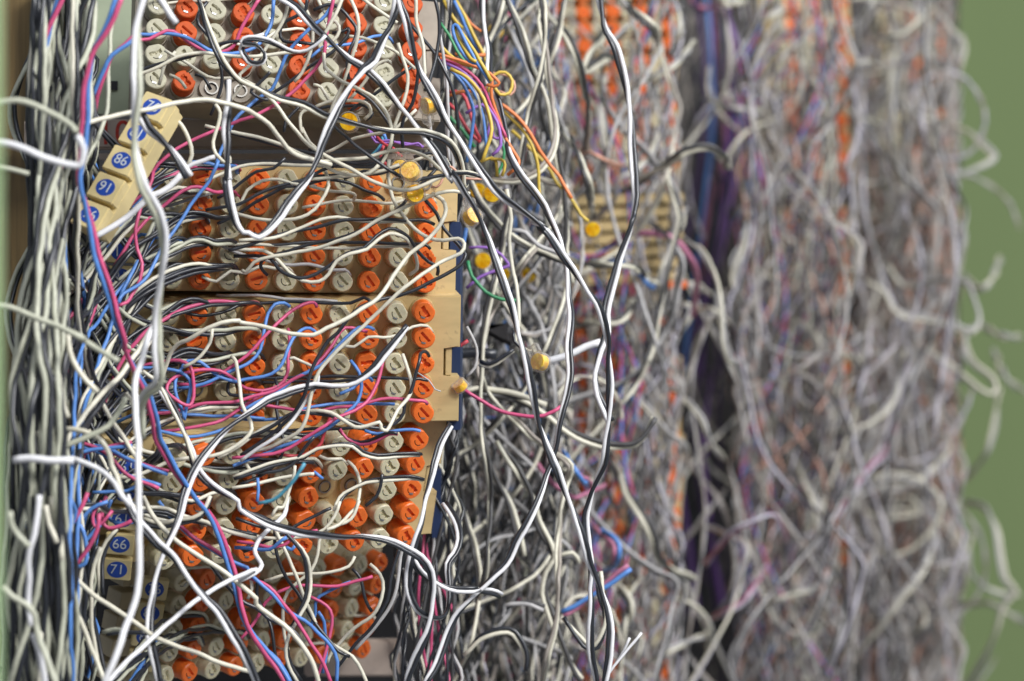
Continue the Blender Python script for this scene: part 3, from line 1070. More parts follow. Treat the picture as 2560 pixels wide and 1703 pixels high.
 ('wk', 'S350,1130 560,1200 720,1290 850,1380 1000,1450 1150,1480 1280,1460 1360,1370 1400,1290', -90, .7),
 ('W', 'S690,930 830,890 950,830 1050,800', -60, 1.0),
 ('p', 'S1030,260 1120,160 1250,100 1400,90 1530,130 1640,260 1680,400 1650,620', -240, 1.1),
 ('wk', 'S1550,110 1700,190 1780,330 1830,500 1850,750 1880,900 1934,960 2000,1200', -260, .95),
 ('p', 'S150,1105 280,1190 400,1250 540,1275 680,1270 790,1220', -30, .5),
 ('wk', 'R1200,1250 1500,1060 1620,980 1750,960 1840,1010 1880,1095', -200, .8),
 ('wk', 'R1660,270 1560,400 1450,480 1300,550 1150,680', -260, .9),
 ('wk', 'R425,-40 500,140 560,300 600,450 680,600 720,720 760,950 780,1100 810,1300 830,1568 S820,200 850,420', -80, .6),
 ('qk', 'R310,-40 400,130 480,250 560,400 620,560 650,750 700,900 760,1000', -130, .7),
 ('wk', 'R540,-40 680,80 780,180 850,280 910,420 950,600 970,750 950,1000', -150, .7),
 ('wk', 'R1150,-30 1290,90 1390,180 1430,280', -180, .8),
 ('wk', 'R780,810 880,960 940,1110 980,1250 990,1420', -120, .65),
 ('wk', 'R1100,180 1000,330 950,460 1060,390 1140,380', -200, .9),
 ('wk', 'R1090,490 1060,600 1050,750 1060,900 1090,1010 1200,1090', -250, 1.0),
 ('wk', 'R1420,840 1400,960 1340,1060 1250,1130 1160,1170 1150,1280 1050,1400 980,1480', -250, 1.0),
 ('wk', 'R1500,-30 1560,100 1570,250 1550,330', -300, 1.1),
 # bundle of coloured telephone wires
 ('o', 'R-20,355 120,390 230,430 330,480 390,540 350,565 300,550', -20, .42),
 ('o', 'R0,380 120,410 260,450 330,510 340,640 390,780 430,900 500,1020 515,1080 440,1150', -25, .45),
 ('o', 'R350,640 480,740 590,880 650,980 720,1080 780,1150 860,1300', -50, .5),
 ('y', 'R340,650 460,760 570,890 620,1010 640,1130 650,1300', -50, .45), ('y', 'R470,860 560,940 620,1000 700,1080 770,1190 850,1280 920,1400 970,1450', -80, .5),
 ('yb', 'R240,410 200,390 140,310 95,220 90,165 115,165 160,230 220,330 245,400 330,540', -10, .45),
 ('y', 'R320,600 330,540 360,480 430,470 470,530 450,610 390,620 345,560', -30, .45),
 ('n', 'R300,480 380,480 460,500 490,560 460,620 380,600', -45, .35),
 ('b', 'R10,400 110,500 180,600 220,740 200,900 170,1060', -25, .45), ('v', 'R0,395 130,450 240,560 300,680 370,800 400,950 340,1010', -20, .45),
 ('b', 'R30,420 140,500 200,560 250,660 290,820 300,960', -34, .42), ('y', 'R60,450 180,510 260,600 310,700 340,850 310,960 280,1060', -18, .48),
 ('p', 'R20,390 150,450 270,560 340,700 400,830 430,900', -22, .42), ('v', 'R10,405 160,480 250,600 330,760 350,900 400,900', -28, .42),
 ('w', 'R20,400 150,470 220,560 260,700 280,850 300,900', -35, .42), ('W', 'R280,430 310,560 380,800 430,950 450,1030 520,1130', -38, .5),
 ('r', 'R60,600 150,620 210,800 260,910', -60, .5), ('r', 'R30,660 100,720 180,850 260,930', -62, .5), ('g', 'R0,150 60,230 110,330 200,450', -30, .4),
 ('g', 'R60,760 150,850 230,960', -60, .5), ('g', 'R380,900 420,980 400,1080 360,1160', -45, .4), ('y', 'R270,1060 340,1030 370,1060 375,1150', -28, .42), ('y', 'R330,1040 400,1040 425,1080 400,1150', -28, .42),
 ('yb', 'R100,0 150,100 200,230 260,330 330,480', -60, .5), ('y', 'R30,0 90,110 150,180', -50, .5), ('o', 'R150,80 200,160 270,210', -70, .4), ('o', 'R100,355 200,360 300,355', -60, .5),
 ('o', 'R60,630 140,600 240,600 320,570', -40, .45), ('y', 'R0,290 60,360 130,410 220,440', -24, .45), ('v', 'R170,740 280,680 330,800 300,900', -50, .45),
 ('g', 'S180,270 210,370 300,470 400,520 520,530', -50, .5), ('v', 'S190,180 300,180 400,230 480,340', -60, .4), ('v', 'S170,450 260,370 400,320 480,290', -60, .45), ('b', 'S170,60 130,250 120,500', -50, .6),
 ('n', 'R860,1030 980,1000 1080,1050 1200,1080', -180, .7),
 ('r', 'S55,890 100,840 180,790', -20, .5), ('q', 'S180,700 230,800 245,880 230,960 170,1020', -20, .4),
 ('k', 'S30,880 160,870 250,870 370,880', -60, 1.5),
 ('wk', 'S480,720 490,790 560,850 600,860', -20, .4), ('wk', 'R440,0 420,120 350,280 400,500', -120, .6),
 ('w', 'S440,-200 460,0 450,120 470,300 500,430 510,650 490,760 490,800', -40, .55), ('q', 'S470,70 560,80 640,160 760,210 850,230', -60, .6),
 # bundle of splices' leads
 ('v', 'B1110,1130 1160,1160 1190,1220 1300,1220 1450,1260 1560,1240 1590,1290', 0, .3), ('v', 'B1120,1140 1180,1240 1330,1240 1500,1250 1600,1270', 0, .3),
 ('b', 'B1260,1180 1270,1220 1230,1280 1180,1340 1140,1350', -4, .45), ('t', 'B1240,1200 1250,1230 1200,1310 1140,1360', -6, .4),
 ('r', 'B1190,1200 1260,1260 1350,1300 1400,1360', 0, .35), ('r', 'B1200,1230 1300,1280 1380,1340 1410,1370', -2, .35), ('r', 'B1250,1260 1230,1350 1240,1400 1290,1450', -4, .4),
 ('n', 'D1665,240 1720,240 1760,200 1780,130 1820,60 1870,90 1960,165 2110,165', 8, .32),
 # upper block
 ('w', 'B950,-40 1030,150 1040,330 990,480 930,620 880,760 820,870 780,1000 740,1150', 20, .44),
 ('w', 'B1060,-20 1230,110 1370,200', 16, .42), ('w', 'B670,-30 740,110 840,200 870,280 810,360 700,440', 16, .42),
 ('k', 'B590,-40 570,90 480,150 380,200 345,280 380,350 500,370 640,390', 16, .43),
 ('k', 'B640,80 760,40 870,70 960,160 1010,230 1010,320 960,430 930,560 950,700', 18, .44), ('k', 'B800,290 900,275 935,240 930,310 800,450 700,520 400,740 200,860 0,980', 16, .42),
 ('w', 'B500,-30 590,100 640,230 630,400 600,520 540,640 470,720', 15, .42),
 ('w', 'B640,740 700,760 770,880', 12, .4), ('w', 'B730,460 740,580 800,640 900,710 1060,780 1180,850 1260,960 1310,1100 1310,1250 1230,1420 1100,1510', 20, .44),
 ('k', 'B1000,780 1150,880 1240,1000 1330,1150 1320,1280 1240,1390 1100,1440 900,1400 760,1350 600,1300', 18, .44),
 ('w', 'B1380,380 1420,500 1460,650 1450,800 1400,950 1350,1080 1330,1200', 17, .43), ('k', 'B1490,580 1370,670 1260,760 1100,880 980,960 880,1060', 14, .42),
 ('k', 'B1555,590 1540,750 1500,900 1420,1020 1400,1150 1415,1310', 17, .44), ('k', 'B1690,-40 1730,120 1720,400 1680,600 1640,740 1610,800', 22, .44),
 ('k', 'B1470,200 1600,350 1720,500 1810,680 1870,870 1900,1130', 6, .44), ('w', 'B900,310 1050,320 1200,380 1370,460 1530,600', 14, .4),
 ('w', 'B1310,560 1290,530 1200,560 1130,660 1060,760 960,870', 12, .4), ('w', 'B640,930 760,885 900,880 1050,890 1130,930 1145,990 1080,1045', 16, .42),
 ('k', 'B680,960 760,930 900,920 1080,920 1155,990 1100,1050', 13, .42), ('q', 'B1640,960 1660,1130 1660,1450', -6, .44), ('q', 'B1740,300 1790,600 1810,900 1825,1400', -5, .42),
 ('w', 'B-300,1100 0,1160 150,1190 350,1260 520,1340 680,1400 850,1500 1000,1530 1130,1510 1220,1430', 20, .43),
 ('w', 'B640,1420 900,1385 1100,1370 1300,1320 1450,1310 1600,1360 1750,1480 D1760,80 1860,160', 20, .44), ('k', 'B-300,1110 0,1180 200,1240 500,1310 700,1345', 18, .43),
 ('w', 'B540,1160 520,1100 520,1020 560,960 640,940', 14, .42), ('k', 'B390,1150 400,1060 460,980 520,900', 10, .42), ('w', 'B540,1120 600,1250 700,1330 740,1480', 12, .42),
 ('k', 'B1510,1370 1650,1340 1780,1380 1830,1500', 6, .42), ('w', 'B1500,1390 1680,1340 1790,1390 1840,1500', 4, .4),
 ('w', 'B740,1320 1000,1210 1300,1150 1400,1080 1540,960', 8, .4), ('k', 'B900,1560 1080,1500 1250,1500 1380,1460', 10, .4), ('w', 'B420,-20 400,100 330,260 220,440 0,660 A2100,760 1950,950', 20, .42),
 ('kW', 'A2300,300 2140,360 2110,420 2150,500 B100,540 200,530 210,460 130,390 30,390 30,345 130,330 260,360 400,430 520,450 650,400 740,310', 30, .38),
 ('w', 'A1180,660 1400,570 1550,500 1750,465 1950,480 2230,490 B200,480 400,460 560,450 650,390 740,300 810,180 910,-40', [26, 22], .44),
 ('k', 'A1180,620 1400,550 1600,500 1740,460 1850,400 2000,360 2150,370 B120,400', 20, .42),
 ('w', 'A1440,440 1600,540 1750,640 1880,690 2050,680 2150,700', 14, .4), ('w', 'A1470,650 1540,680 1610,770', 14, .4), ('k', 'A1700,650 1780,670 1840,780', 12, .4), ('w', 'A1530,450 1440,560 1390,740', 14, .4),
 ('k', 'B260,620 220,670 130,760 100,810 170,860 240,870', 26, .4), ('k', 'A1800,20 1730,120 1740,220 1830,330 1920,560 1930,760 1830,1000', 22, .42),
 ('b', 'B830,-40 760,130 670,220 560,310 450,420 390,500 330,640 280,770 150,860 0,1000 A2000,1140 1930,1300 1880,1450 C1910,0 1830,180 1720,310 1620,450 1500,620 1420,740 1350,880 1290,1000 1210,1090 1080,1160 1030,1240', [16, 18, 28, 40], .43),
 ('p', 'B825,-40 770,170 745,330 740,460 690,550 600,650 500,750 400,840 270,940 130,1010 0,1050 A1950,1110 1800,1160 1650,1230 1500,1330 1380,1440 1300,1568 C1340,110 1300,250 1240,420 1190,600 1200,780 1230,900 1210,1040 1140,1170 1100,1240 1040,1270', [18, 20, 28, 40], .43),
 ('p', 'A1180,340 1300,345 1450,275 1560,310 1650,380 1750,420 1850,445 1980,430 2060,370 2120,220 2260,-20', [28, 18], .45),
 ('b', 'A1180,300 1300,300 1450,290 1600,320 1720,370 1820,430 1950,470 2100,460 B0,465 150,410 230,290 280,180 290,-30', [28, 18], .45),
 # tall foreground whites
 ('pb', 'O160,-40 105,150 88,330 112,500 132,640 128,800 114,900 92,1100 62,1300 85,1500 120,1740', [70, 60, 60], .56),
 ('bp', 'O228,-40 190,80 205,240 150,420 160,620 150,820 120,1000 60,1200 40,1400', 45, .46), ('pb', 'O330,1110 200,1135 120,1180 70,1290 40,1420', 50, .46), ('bp', 'O420,1180 330,1150 240,1120 150,1150', 42, .44), ('pb', 'O400,1215 320,1190 250,1130 160,1110 80,1130', 46, .44),
 ('Ws', 'A1240,-60 1200,200 1190,400 1195,600 1190,850 1175,1050 1180,1300 1230,1568 C1240,180 1310,340 1390,500 1440,660 1430,850 1400,1000 1370,1200 1350,1400 E1370,250 1385,420 1360,510 1290,560 1240,630 1230,720 1250,950', [100, 102, 90, 76], .62),
 ('W', 'E1340,-40 1290,80 1240,280 1190,450 1175,700 1190,880 1220,1050 1215,1300 1210,1568 G1200,150 1215,400 1215,620 1190,800 1130,1000 1080,1150 1040,1280 980,1440 900,1620', [80, 100, 110], .68),
 ('W', 'A1370,-60 1460,90 1540,200', 75, .72),
 ('s', 'A-40,890 150,880 330,940 500,1020 620,1100 660,1150', 120, .62), ('W', 'A-60,1235 150,1270 320,1340 480,1400 620,1440 700,1420 715,1300 670,1190', 125, .7),
 ('s', 'A-50,1450 100,1480 250,1520', 100, .5), ('s', 'C-60,1255 100,1290 300,1370 500,1450 750,1560 E620,30 800,160 950,250 1040,290', 105, .6),
 ('w', 'A740,1080 900,1030 1130,980 1300,940 1450,910 1620,880 1800,870 2000,910 2150,960 B120,1000 250,1090 350,1200 450,1320 640,1390 800,1440', [70, 50, 24], .55),
 ('Wk', 'A1195,960 1290,1120 1400,1210 1530,1350 1600,1450 1650,1540', 60, .6), ('w', 'A1430,1000 1540,1050 1630,1200 1670,1350 1640,1440', 35, .5),
 ('w', 'A1870,900 1920,970 1900,1080 1850,1230 1880,1340 1990,1450 2000,1380 1960,1330', 30, .45),
 ('W', 'C820,680 1100,500 1240,380 1300,320 1400,280 1490,220 1600,100', [50, 46], .72), ('W', 'A1600,1480 1680,1420 1780,1390 1870,1370', 44, .55),
 ('pb', 'A1050,-40 980,180 880,350 800,480 770,650 750,850 740,1050 720,1250 690,1568 C700,180 750,400 790,640 840,860 920,1050 980,1220 1030,1400 1080,1568 E1100,190 1160,330 1230,470 1290,600 1340,800 1370,950 1440,1080 1530,1240 1620,1380 1720,1520 G1790,90 1870,200 1930,340 2000,530 2050,720 2090,900 2150,1050 2230,1200 H140,1200 250,1350 330,1450 430,1620', [84, 84, 72, 46, 30, 28], .54),
 ('bp', 'A1200,300 1100,390 980,480 920,600 850,780 800,1000', 55, .5),
 # lower left
 ('Wk', 'G1100,-60 1180,140 1270,260 1390,390 1490,470 1600,600 1780,830 1900,960 2010,1130 2080,1250 2180,1450 2260,1620', [56, 60, 60], .55),
 ('w', 'G1240,-40 1330,130 1500,310 1700,450 1900,600 2060,720 2230,850 H140,900 380,1080 480,1190 580,1310 650,1420 700,1600', [40, 40, 34], .58),
 ('k', 'G1850,560 H0,840 150,920 240,1010 330,1060 440,1110 540,1230 620,1400 690,1620', 26, .48),
 ('W', 'H420,-40 390,120 280,220 180,310 120,420 150,500 190,560 130,630 0,690 G2230,600 2000,690 1800,810 1650,910 1500,1040 1300,1210 1100,1390 930,1600', [20, 40, 70], .56),
 ('w', 'H280,180 330,300 440,520 540,790 600,930 700,1160 840,1270 980,1350 1060,1480 1110,1620', 14, .45), ('k', 'H300,160 310,400 370,600 500,790 560,920 650,1060 780,1220 860,1310 960,1350', 13, .44),
 ('wk', 'H370,250 480,360 570,500 600,700 580,850 500,1020 430,1150 400,1280 430,1420 520,1580', 22, .44),
 ('wk', 'H2240,640', 0, .1),
 ('p', 'G1400,30 1600,250 1800,390 1960,490 2150,600 H40,640 250,740 380,880 500,1040 620,1220 720,1400 800,1600', [30, 22], .46), ('b', 'G1380,0 1560,230 1750,370 1950,480 2150,580 H80,620 200,730 330,850 430,960 560,1040 660,1130 780,1260 840,1400 840,1600', [30, 20], .46),
 ('p', 'H1160,650 1000,700 850,740 700,735 550,740 350,790 230,880 130,1030 0,1200', [4, 10], .42), ('b', 'H960,700 830,750 700,830 660,900 660,980 620,1090', 4, .42),
 ('p', 'H-30,350 100,370 250,400 370,380 430,350 480,290 570,270 680,250', 22, .42), ('b', 'H-60,410 130,420 250,420 330,370 410,320', 24, .44), ('b', 'H400,400 450,420 480,380', 14, .42),
 ('b', 'H0,900 20,1000 100,1150 200,1270 320,1380 400,1500 450,1600', 24, .48), ('p', 'H600,830 700,880 780,960 800,1080 760,1250 700,1450 650,1600', 6, .42), ('b', 'H680,960 740,1050 750,1180 760,1300 720,1500', 5, .42),
 ('w', 'H870,0 820,130 740,240 640,290 500,320 300,330 100,300 -60,250', 14, .42), ('w', 'H1040,0 1000,120 920,190 780,240 700,340 680,460 620,600 460,730 380,860 370,1100 420,1300', 12, .42),
 ('w', 'H220,690 400,640 600,630 800,620 950,570 1000,480', 8, .4), ('w', 'H1130,560 1220,640 1250,760 1220,900 1160,990 1000,1100 800,1300 760,1400', 2, .45),
 ('k', 'H970,590 1050,680 1090,860 1150,960', 0, .42), ('k', 'H1390,380 1360,500 1310,700 1290,860 1180,1060 1000,1250 850,1450', 6, .42), ('q', 'H1420,370 1400,480 1380,700 1320,900 1200,1080 1000,1290', 4, .45),
 ('k', 'H0,110 130,110 260,170 330,230', 22, .44), ('k', 'H-30,150 120,200 260,250', 20, .44), ('k', 'H140,680 150,850 230,990 290,1150 320,1350 380,1450', 12, .42), ('w', 'H80,640 100,760 60,850', 26, .42),
 ('k', 'F1240,1280 1230,1380 1190,1480 1100,1560', 10, .42), ('wk', 'F830,1600 880,1480 960,1410 1100,1340 1300,1310 1480,1310 1590,1330', [12, 6], .4),
 ('w', 'F930,1160 990,1210 1040,1330 1040,1470 1010,1568 H960,110 870,210 760,250', [6, 14], .43), ('kw', 'F-60,1310 300,1180 560,1120 680,1050 850,1020 980,1030 1070,1090 1200,1120 1350,1110 1500,1100 1580,1110', [20, 14, 8], .41),
 ('w', 'F-60,1390 150,1360 350,1310 560,1280 650,1270', [20, 18], .43), ('t', 'F150,1520 270,1500 380,1420 480,1310 570,1180', 55, .42), ('b', 'F150,1310 160,1400 150,1510', 24, .4), ('b', 'F650,1250 730,1310', 14, .4),
 ('w', 'F480,1200 460,1320 420,1450 380,1568 H330,60 280,130', 24, .4), ('k', 'F650,950 560,1050 450,1190 350,1240 200,1260 0,1270', 18, .42), ('k', 'F800,1568 H40,440 100,380', 12, .4),
 ('pk', 'F860,880 930,960 1050,1000 1180,980 1300,920 1380,920', 9, .38), ('b', 'F1090,900 1200,930 1350,900 1500,880 1580,900', 8, .4), ('r', 'F800,740 740,870 700,1000 620,1080 500,1110 300,1080', 14, .42),
 ('k', 'F0,910 300,900 700,880 1000,870 1120,900 1160,940', 5, .42), ('k', 'F-100,450 300,430 700,430 1000,430 1300,430 1500,450 1560,440 1640,460', 3, .42),
 ('k', 'F-60,470 400,470 800,460 1100,440', 1, .4), ('w', 'F440,270 480,255 550,290 640,330', 12, .38), ('W', 'F690,400 680,480 600,600 500,750 350,920 150,1050 0,1150', 20, .45), ('q', 'F1540,390 1640,460 1700,540 1750,550', 6, .18),
 ('w', 'E1850,10 1830,120 1760,230 1690,300 1600,340', 24, .42), ('w', 'E1240,380 1380,490 1470,650 1560,840 1640,1020 1700,1200', 34, .45), ('w', 'E2020,260 2060,300 2080,450 2110,660 2170,760 2200,880 2130,980 2000,1060 1850,1110 1700,1120 1500,1150 1350,1220 1200,1280 1030,1310', [16, 24, 30], .48),
 ('k', 'E2230,580 2100,585 2010,580 1985,530 2010,480 2100,490', 15, .42), ('b', 'E800,1440 950,1430 1100,1420 1180,1370', 45, .4),
 ('b', 'G560,560 640,570 720,560 760,480 740,330 700,230 640,180', 60, .5), ('b', 'G600,-40 650,80 600,240 530,400 510,500 560,570', 70, .5), ('p', 'G760,-60 680,110 570,280 510,420 510,540 590,580 680,530 790,380 850,240 870,100', 66, .5),
 ('p', 'G1180,150 1060,210 950,240 890,180 890,60 930,-40', 40, .48), ('b', 'G1160,180 1040,200 950,170 920,90 960,0', 38, .45), ('b', 'G870,210 760,330 700,380 670,320 690,180 800,60 950,0', 50, .45), ('p', 'G980,80 900,180 830,210 820,130 850,60 900,0', 48, .42),
 ('wk', 'G490,80 640,50 850,40 950,90 1100,90 1300,80 1450,100 1600,150 1800,190 2000,260 2230,310', [55, 34, 26], .5), ('wk', 'G1250,170 1400,210 1550,180 1700,150 1800,70 1840,-40', 34, .5),
 ('wk', 'G1020,240 930,360 870,500 880,680 890,820', 40, .45), ('wk', 'G870,390 820,500 790,700 800,1000 840,1250 920,1600', 46, .5), ('w', 'G560,590 720,730 900,880 1100,1010 1280,1140 1450,1240 1700,1320 1950,1410 2200,1500', [72, 60, 40], .55),
 ('k', 'G920,1160 1100,1130 1280,1150', 55, .5), ('s', 'G890,1150 1000,1120 1100,1130', 58, .5), ('w', 'G540,600 600,850 700,1050 800,1300 920,1620', 75, .55), ('s', 'G20,740 100,830 220,890 290,980 310,1080 360,1250 450,1450 520,1620', 120, .65), ('W', 'G350,-60 330,220 270,450 250,700 240,900 260,1100', 112, .6),
 ('W', 'G290,1150 340,1300 380,1500 390,1620', 118, .65), ('s', 'G80,100 90,220 150,320 240,400', 125, .6), ('w', 'G380,40 420,200 490,370', 105, .55), ('w', 'G440,-40 470,110 520,320 540,520', 100, .6),
 ('wk', 'E480,400 520,560 560,700 600,790', 95, .55), ('W', 'E110,1150 250,1140 420,1150 640,1160', 105, .8), ('w', 'E600,60 610,200 680,350 760,460 850,560', 90, .6), ('s', 'E1080,600 1000,760 930,860 800,930 650,1000 540,1060 430,1120', 85, .62),
 ('w', 'E160,1080 250,960 400,900 540,880 650,880 800,920 890,990 950,1100 960,1200 1010,1300 1060,1450', 80, .58), ('W', 'E640,1130 780,1180 900,1250 1000,1350 1060,1460 1140,1568', 84, .6), ('k', 'E300,160 450,180 540,120 600,20', 80, .5),
 ('w', 'E1340,-20 1200,200 1050,400 900,560 750,760 620,930 560,1040', [45, 75], .6), ('k', 'E1360,20 1240,180 1080,400 920,590 780,780 650,960', [40, 70], .55), ('w', 'E870,610 950,760 1050,900 1150,1060 1230,1180', 50, .52), ('w', 'E1100,570 1150,650 1180,780', 55, .5),
 # far loops over third and last columns
 ('wk', 'X700,-40 640,150 500,300 450,420 430,600 430,900', -560, 1.2), ('w', 'X-20,1000 50,1090 60,1000 180,860 350,780', -430, 1.3), ('wq', 'X-100,640 50,700 200,720 330,760', -440, 1.1),
 ('wk', 'X1250,700 1600,850 1700,930 1790,1020 1720,1080 1540,1150 1400,1200 1300,1290 1200,1500', -620, 1.5),
 ('Wk', 'Y150,470 350,410 600,360 830,330 950,400 1080,470 1130,570 1220,630 1400,650 1540,690 1650,730 1695,640 1640,480 1590,410 1400,400 1200,420 1100,300', -520, 1.35),
 ('Wk', 'Y1150,780 1280,810 1430,910 1600,1030 1720,1120 1790,1130 1790,1040 1650,930 1600,800 1640,700', -560, 1.4),
 ('Wk', 'Y1230,820 1180,1020 1120,1190 1000,1310 850,1370 700,1390 550,1440 450,1520 430,1440 560,1360', -500, 1.4),
 ('Wk', 'Z400,-20 530,220 610,380 640,540 640,650 590,780 450,1000', -460, 1.2),
 ('wk', 'Z1450,-60 1490,60 1430,150 1290,270 1100,330 1000,250 1180,225 1350,290 1440,400 1400,550 1260,700 1100,755 970,720 850,640 680,540', -560, 1.35),
 ('wk', 'Z1260,290 1020,310 880,400 960,480 1100,505 1300,460 1200,360 1100,560 960,640 850,600', -600, 1.3),
 ('wk', 'Z1600,400 1720,430 1800,570 1830,760 1860,900 1930,980 1850,1080 1800,1250 1720,1440 1600,1620', -620, 1.5), ('wk', 'Z1640,600 1620,800 1700,930 1850,1000 1960,1010', -640, 1.3), ('wk', 'Z1560,1070 1750,1060 1870,1120 2000,1190', -640, 1.4),
 ('Wk', 'Z820,1600 900,1400 1050,1200 1170,1030 1300,880 1380,700 1400,520', -520, 1.4), ('wk', 'Z1260,950 1340,1150 1300,1230 1150,1290', -560, 1.2),
 ('bp', 'Z-100,800 0,680 80,590 200,530 340,480 400,560 430,650', -330, .95), ('pb', 'Z-100,1180 0,1130 130,1060 230,940 300,820', -360, .95),
 ('pb', 'Y1250,850 1150,1300 1080,1520 Z1000,150 900,300 820,420 720,540 530,640 460,730 470,850 430,950 370,950 330,870 330,600', -480, 1.1),
 ('wk', 'Z200,1130 330,1060 500,1000 650,950', -420, 1.0), ('wk', 'Y200,-60 150,180 90,370 130,480 175,570', -420, 1.3), ('wk', 'Y-20,480 20,700 60,880 170,960 210,1080 220,1300', -400, 1.1),
 ('wk', 'Y1830,250 1770,400 1680,450 1600,360', -640, 1.4), ('Wk', 'Y1690,680 1860,760 1970,770', -620, 1.5), ('wk', 'Y1790,850 1870,1030 2000,1130', -650, 1.5), ('wk', 'Z1600,250 1750,50 Y1830,1100', -650, 1.3),
 ('Wk', 'X330,20 400,60 250,150 180,260', -450, 1.3), ('Wk', 'X980,255 1090,245 1200,220 1300,120 1350,20', -560, 1.6), ('wk', 'X820,520 870,440 960,410 1060,440', -560, 1.1), ('wk', 'X820,700 900,760 1040,810', -560, 1.2), ('wk', 'X1120,350 1130,600 1120,900 1140,1200', -600, 1.6),
 ('Wk', 'X0,0 60,10 130,30', -380, 1.8), ('w', 'X480,860 580,800 560,700 480,650', -500, 1.1),
 ('wk', 'Y400,800 500,830 640,870 640,780 560,700 450,670 350,760', -480, 1.0), ('wk', 'Y580,680 700,780 850,880 950,890 1060,870', -500, 1.0), ('pv', 'Y760,640 850,800 920,950 1000,1150', -520, 1.0),
 ('pv', 'R1640,0 1700,60 1800,40', -420, 1.4), ('W', 'R1800,0 1934,20 1990,10', -380, 1.8), ('wk', 'T1310,920 1380,990 1500,1030 1620,1050 1720,1120 1770,1240 1750,1400', -330, 1.0),
 ('wk', 'T1120,100 1180,260 1250,390 1330,500 1400,640 1430,760 1520,850 1650,900', -240, .95), ('wk', 'T1140,1290 1230,1170 1240,1060 1180,970 1100,920', -220, .8), ('bp', 'T700,0 840,130 940,250 1000,300', -120, .7),
 ('bp', 'T970,560 1080,610 1150,680 1140,790 1080,860', -170, .8), ('pb', 'T1240,820 1130,900 1000,1000 880,1090 800,1130', -100, .7), ('p', 'T530,0 610,110 700,240 790,320 880,370 980,330 1080,290', -130, .75),
 ('wk', 'T700,235 800,200 900,220 1000,275', -120, .6), ('wk', 'T1200,1560 1400,1420 1600,1320 1760,1260', -300, 1.0), ('wk', 'T370,0 450,110 530,230 600,350 640,520 720,680 740,760 690,860 680,1000 730,1150 780,1280 850,1450 920,1560', -90, .68),
 ('wk', 'T280,-20 320,150 380,280 450,400 500,560 540,750', -110, .65), ('wk', 'T160,1400 260,1290 400,1240 490,1260 560,1370 560,1500', -60, .6), ('qk', 'T430,1080 520,1060 600,1060 680,1090', -80, .6), ('wk', 'T770,760 860,740 T900,800', -110, .6),
 ('wk', 'S1130,1030 1250,1120 1350,1230 1480,1380 1600,1460 1620,1560', -280, .9), ('wk', 'S1450,1060 1600,1170 1710,1300 1760,1440 1850,1560', -300, .95), ('Wk', 'S1480,820 1560,730 1640,580 1560,560 1500,640', -330, 1.0), ('wk', 'S1640,590 1750,580 1850,640 1934,700', -360, .9),
 ('Wk', 'S1500,440 1640,420 1760,480', -330, 1.2), ('Wk', 'S1600,-60 1560,80 1480,250 1430,420 1480,560 1500,700 1400,800', -260, 1.1), ('bw', 'S1000,260 1150,290 1280,330 1380,420 1440,400', -220, .8),
 ('wk', 'S850,270 1050,290 1250,310 1350,360', -160, .7), ('wk', 'S860,690 1000,670 1150,660 1230,600 1260,520', -200, .7), ('wk', 'S260,930 330,950 420,900 480,850', -40, .5), ('wk', 'S140,1140 280,1120 500,1150 700,1200', -80, .8),
]
for col_, path_, h_, r_ in HERO:
    if len(path_.split()) < 2:
        continue
    hmin = min(h_) if isinstance(h_, list) else h_
    if hmin <= -120 and not isinstance(h_, list):
        h_ = [h_ - 70, h_ - 10, h_, h_, h_ - 10, h_ - 70]
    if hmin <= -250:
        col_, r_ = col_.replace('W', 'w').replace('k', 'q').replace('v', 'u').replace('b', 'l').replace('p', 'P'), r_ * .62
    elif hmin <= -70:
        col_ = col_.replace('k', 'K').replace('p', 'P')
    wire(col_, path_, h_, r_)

# purple bundle between second and third column
for i in range(13):
    x = 1722 + i * 7 + rng.uniform(-6, 6)
    c = ('u', 'v', 'k', 'v', 'b', 'P', 'k', 'v', 'P')[i % 9]
    pts = []
    for j in range(9 if i % 3 == 0 else 6):
        y = -60 + j * 200
        pts.append((x + 40 * math.sin(j * .8 + .4) + rng.uniform(-7, 7) - (15 if j > 5 else 0), y))
    wire(c, pts, -620 - rng.uniform(0, 60), 1.5, group='purple bundle between the columns', twist=200)


# ------------------------------------------------------------------ wires that fill the frame, each with its own run
def blocked(pts, low=False):
    """would this run hide the number tags the photo shows?"""
    for a, b_ in zip(pts[:-1], pts[1:]):
        for k in range(12):
            x, y = a[0] + (b_[0] - a[0]) * k / 12, a[1] + (b_[1] - a[1]) * k / 12
            if 255 < x < 352 and 1285 < y < 1445:
                return True
            if 298 < x < 380 and 1445 < y < 1560:
                return True
            t = (y - 267) / 270
            if not low and -.15 < t < 1.1 and abs(x - (381 - 157 * t)) < 42:
                return rng.random() < .85
    return False


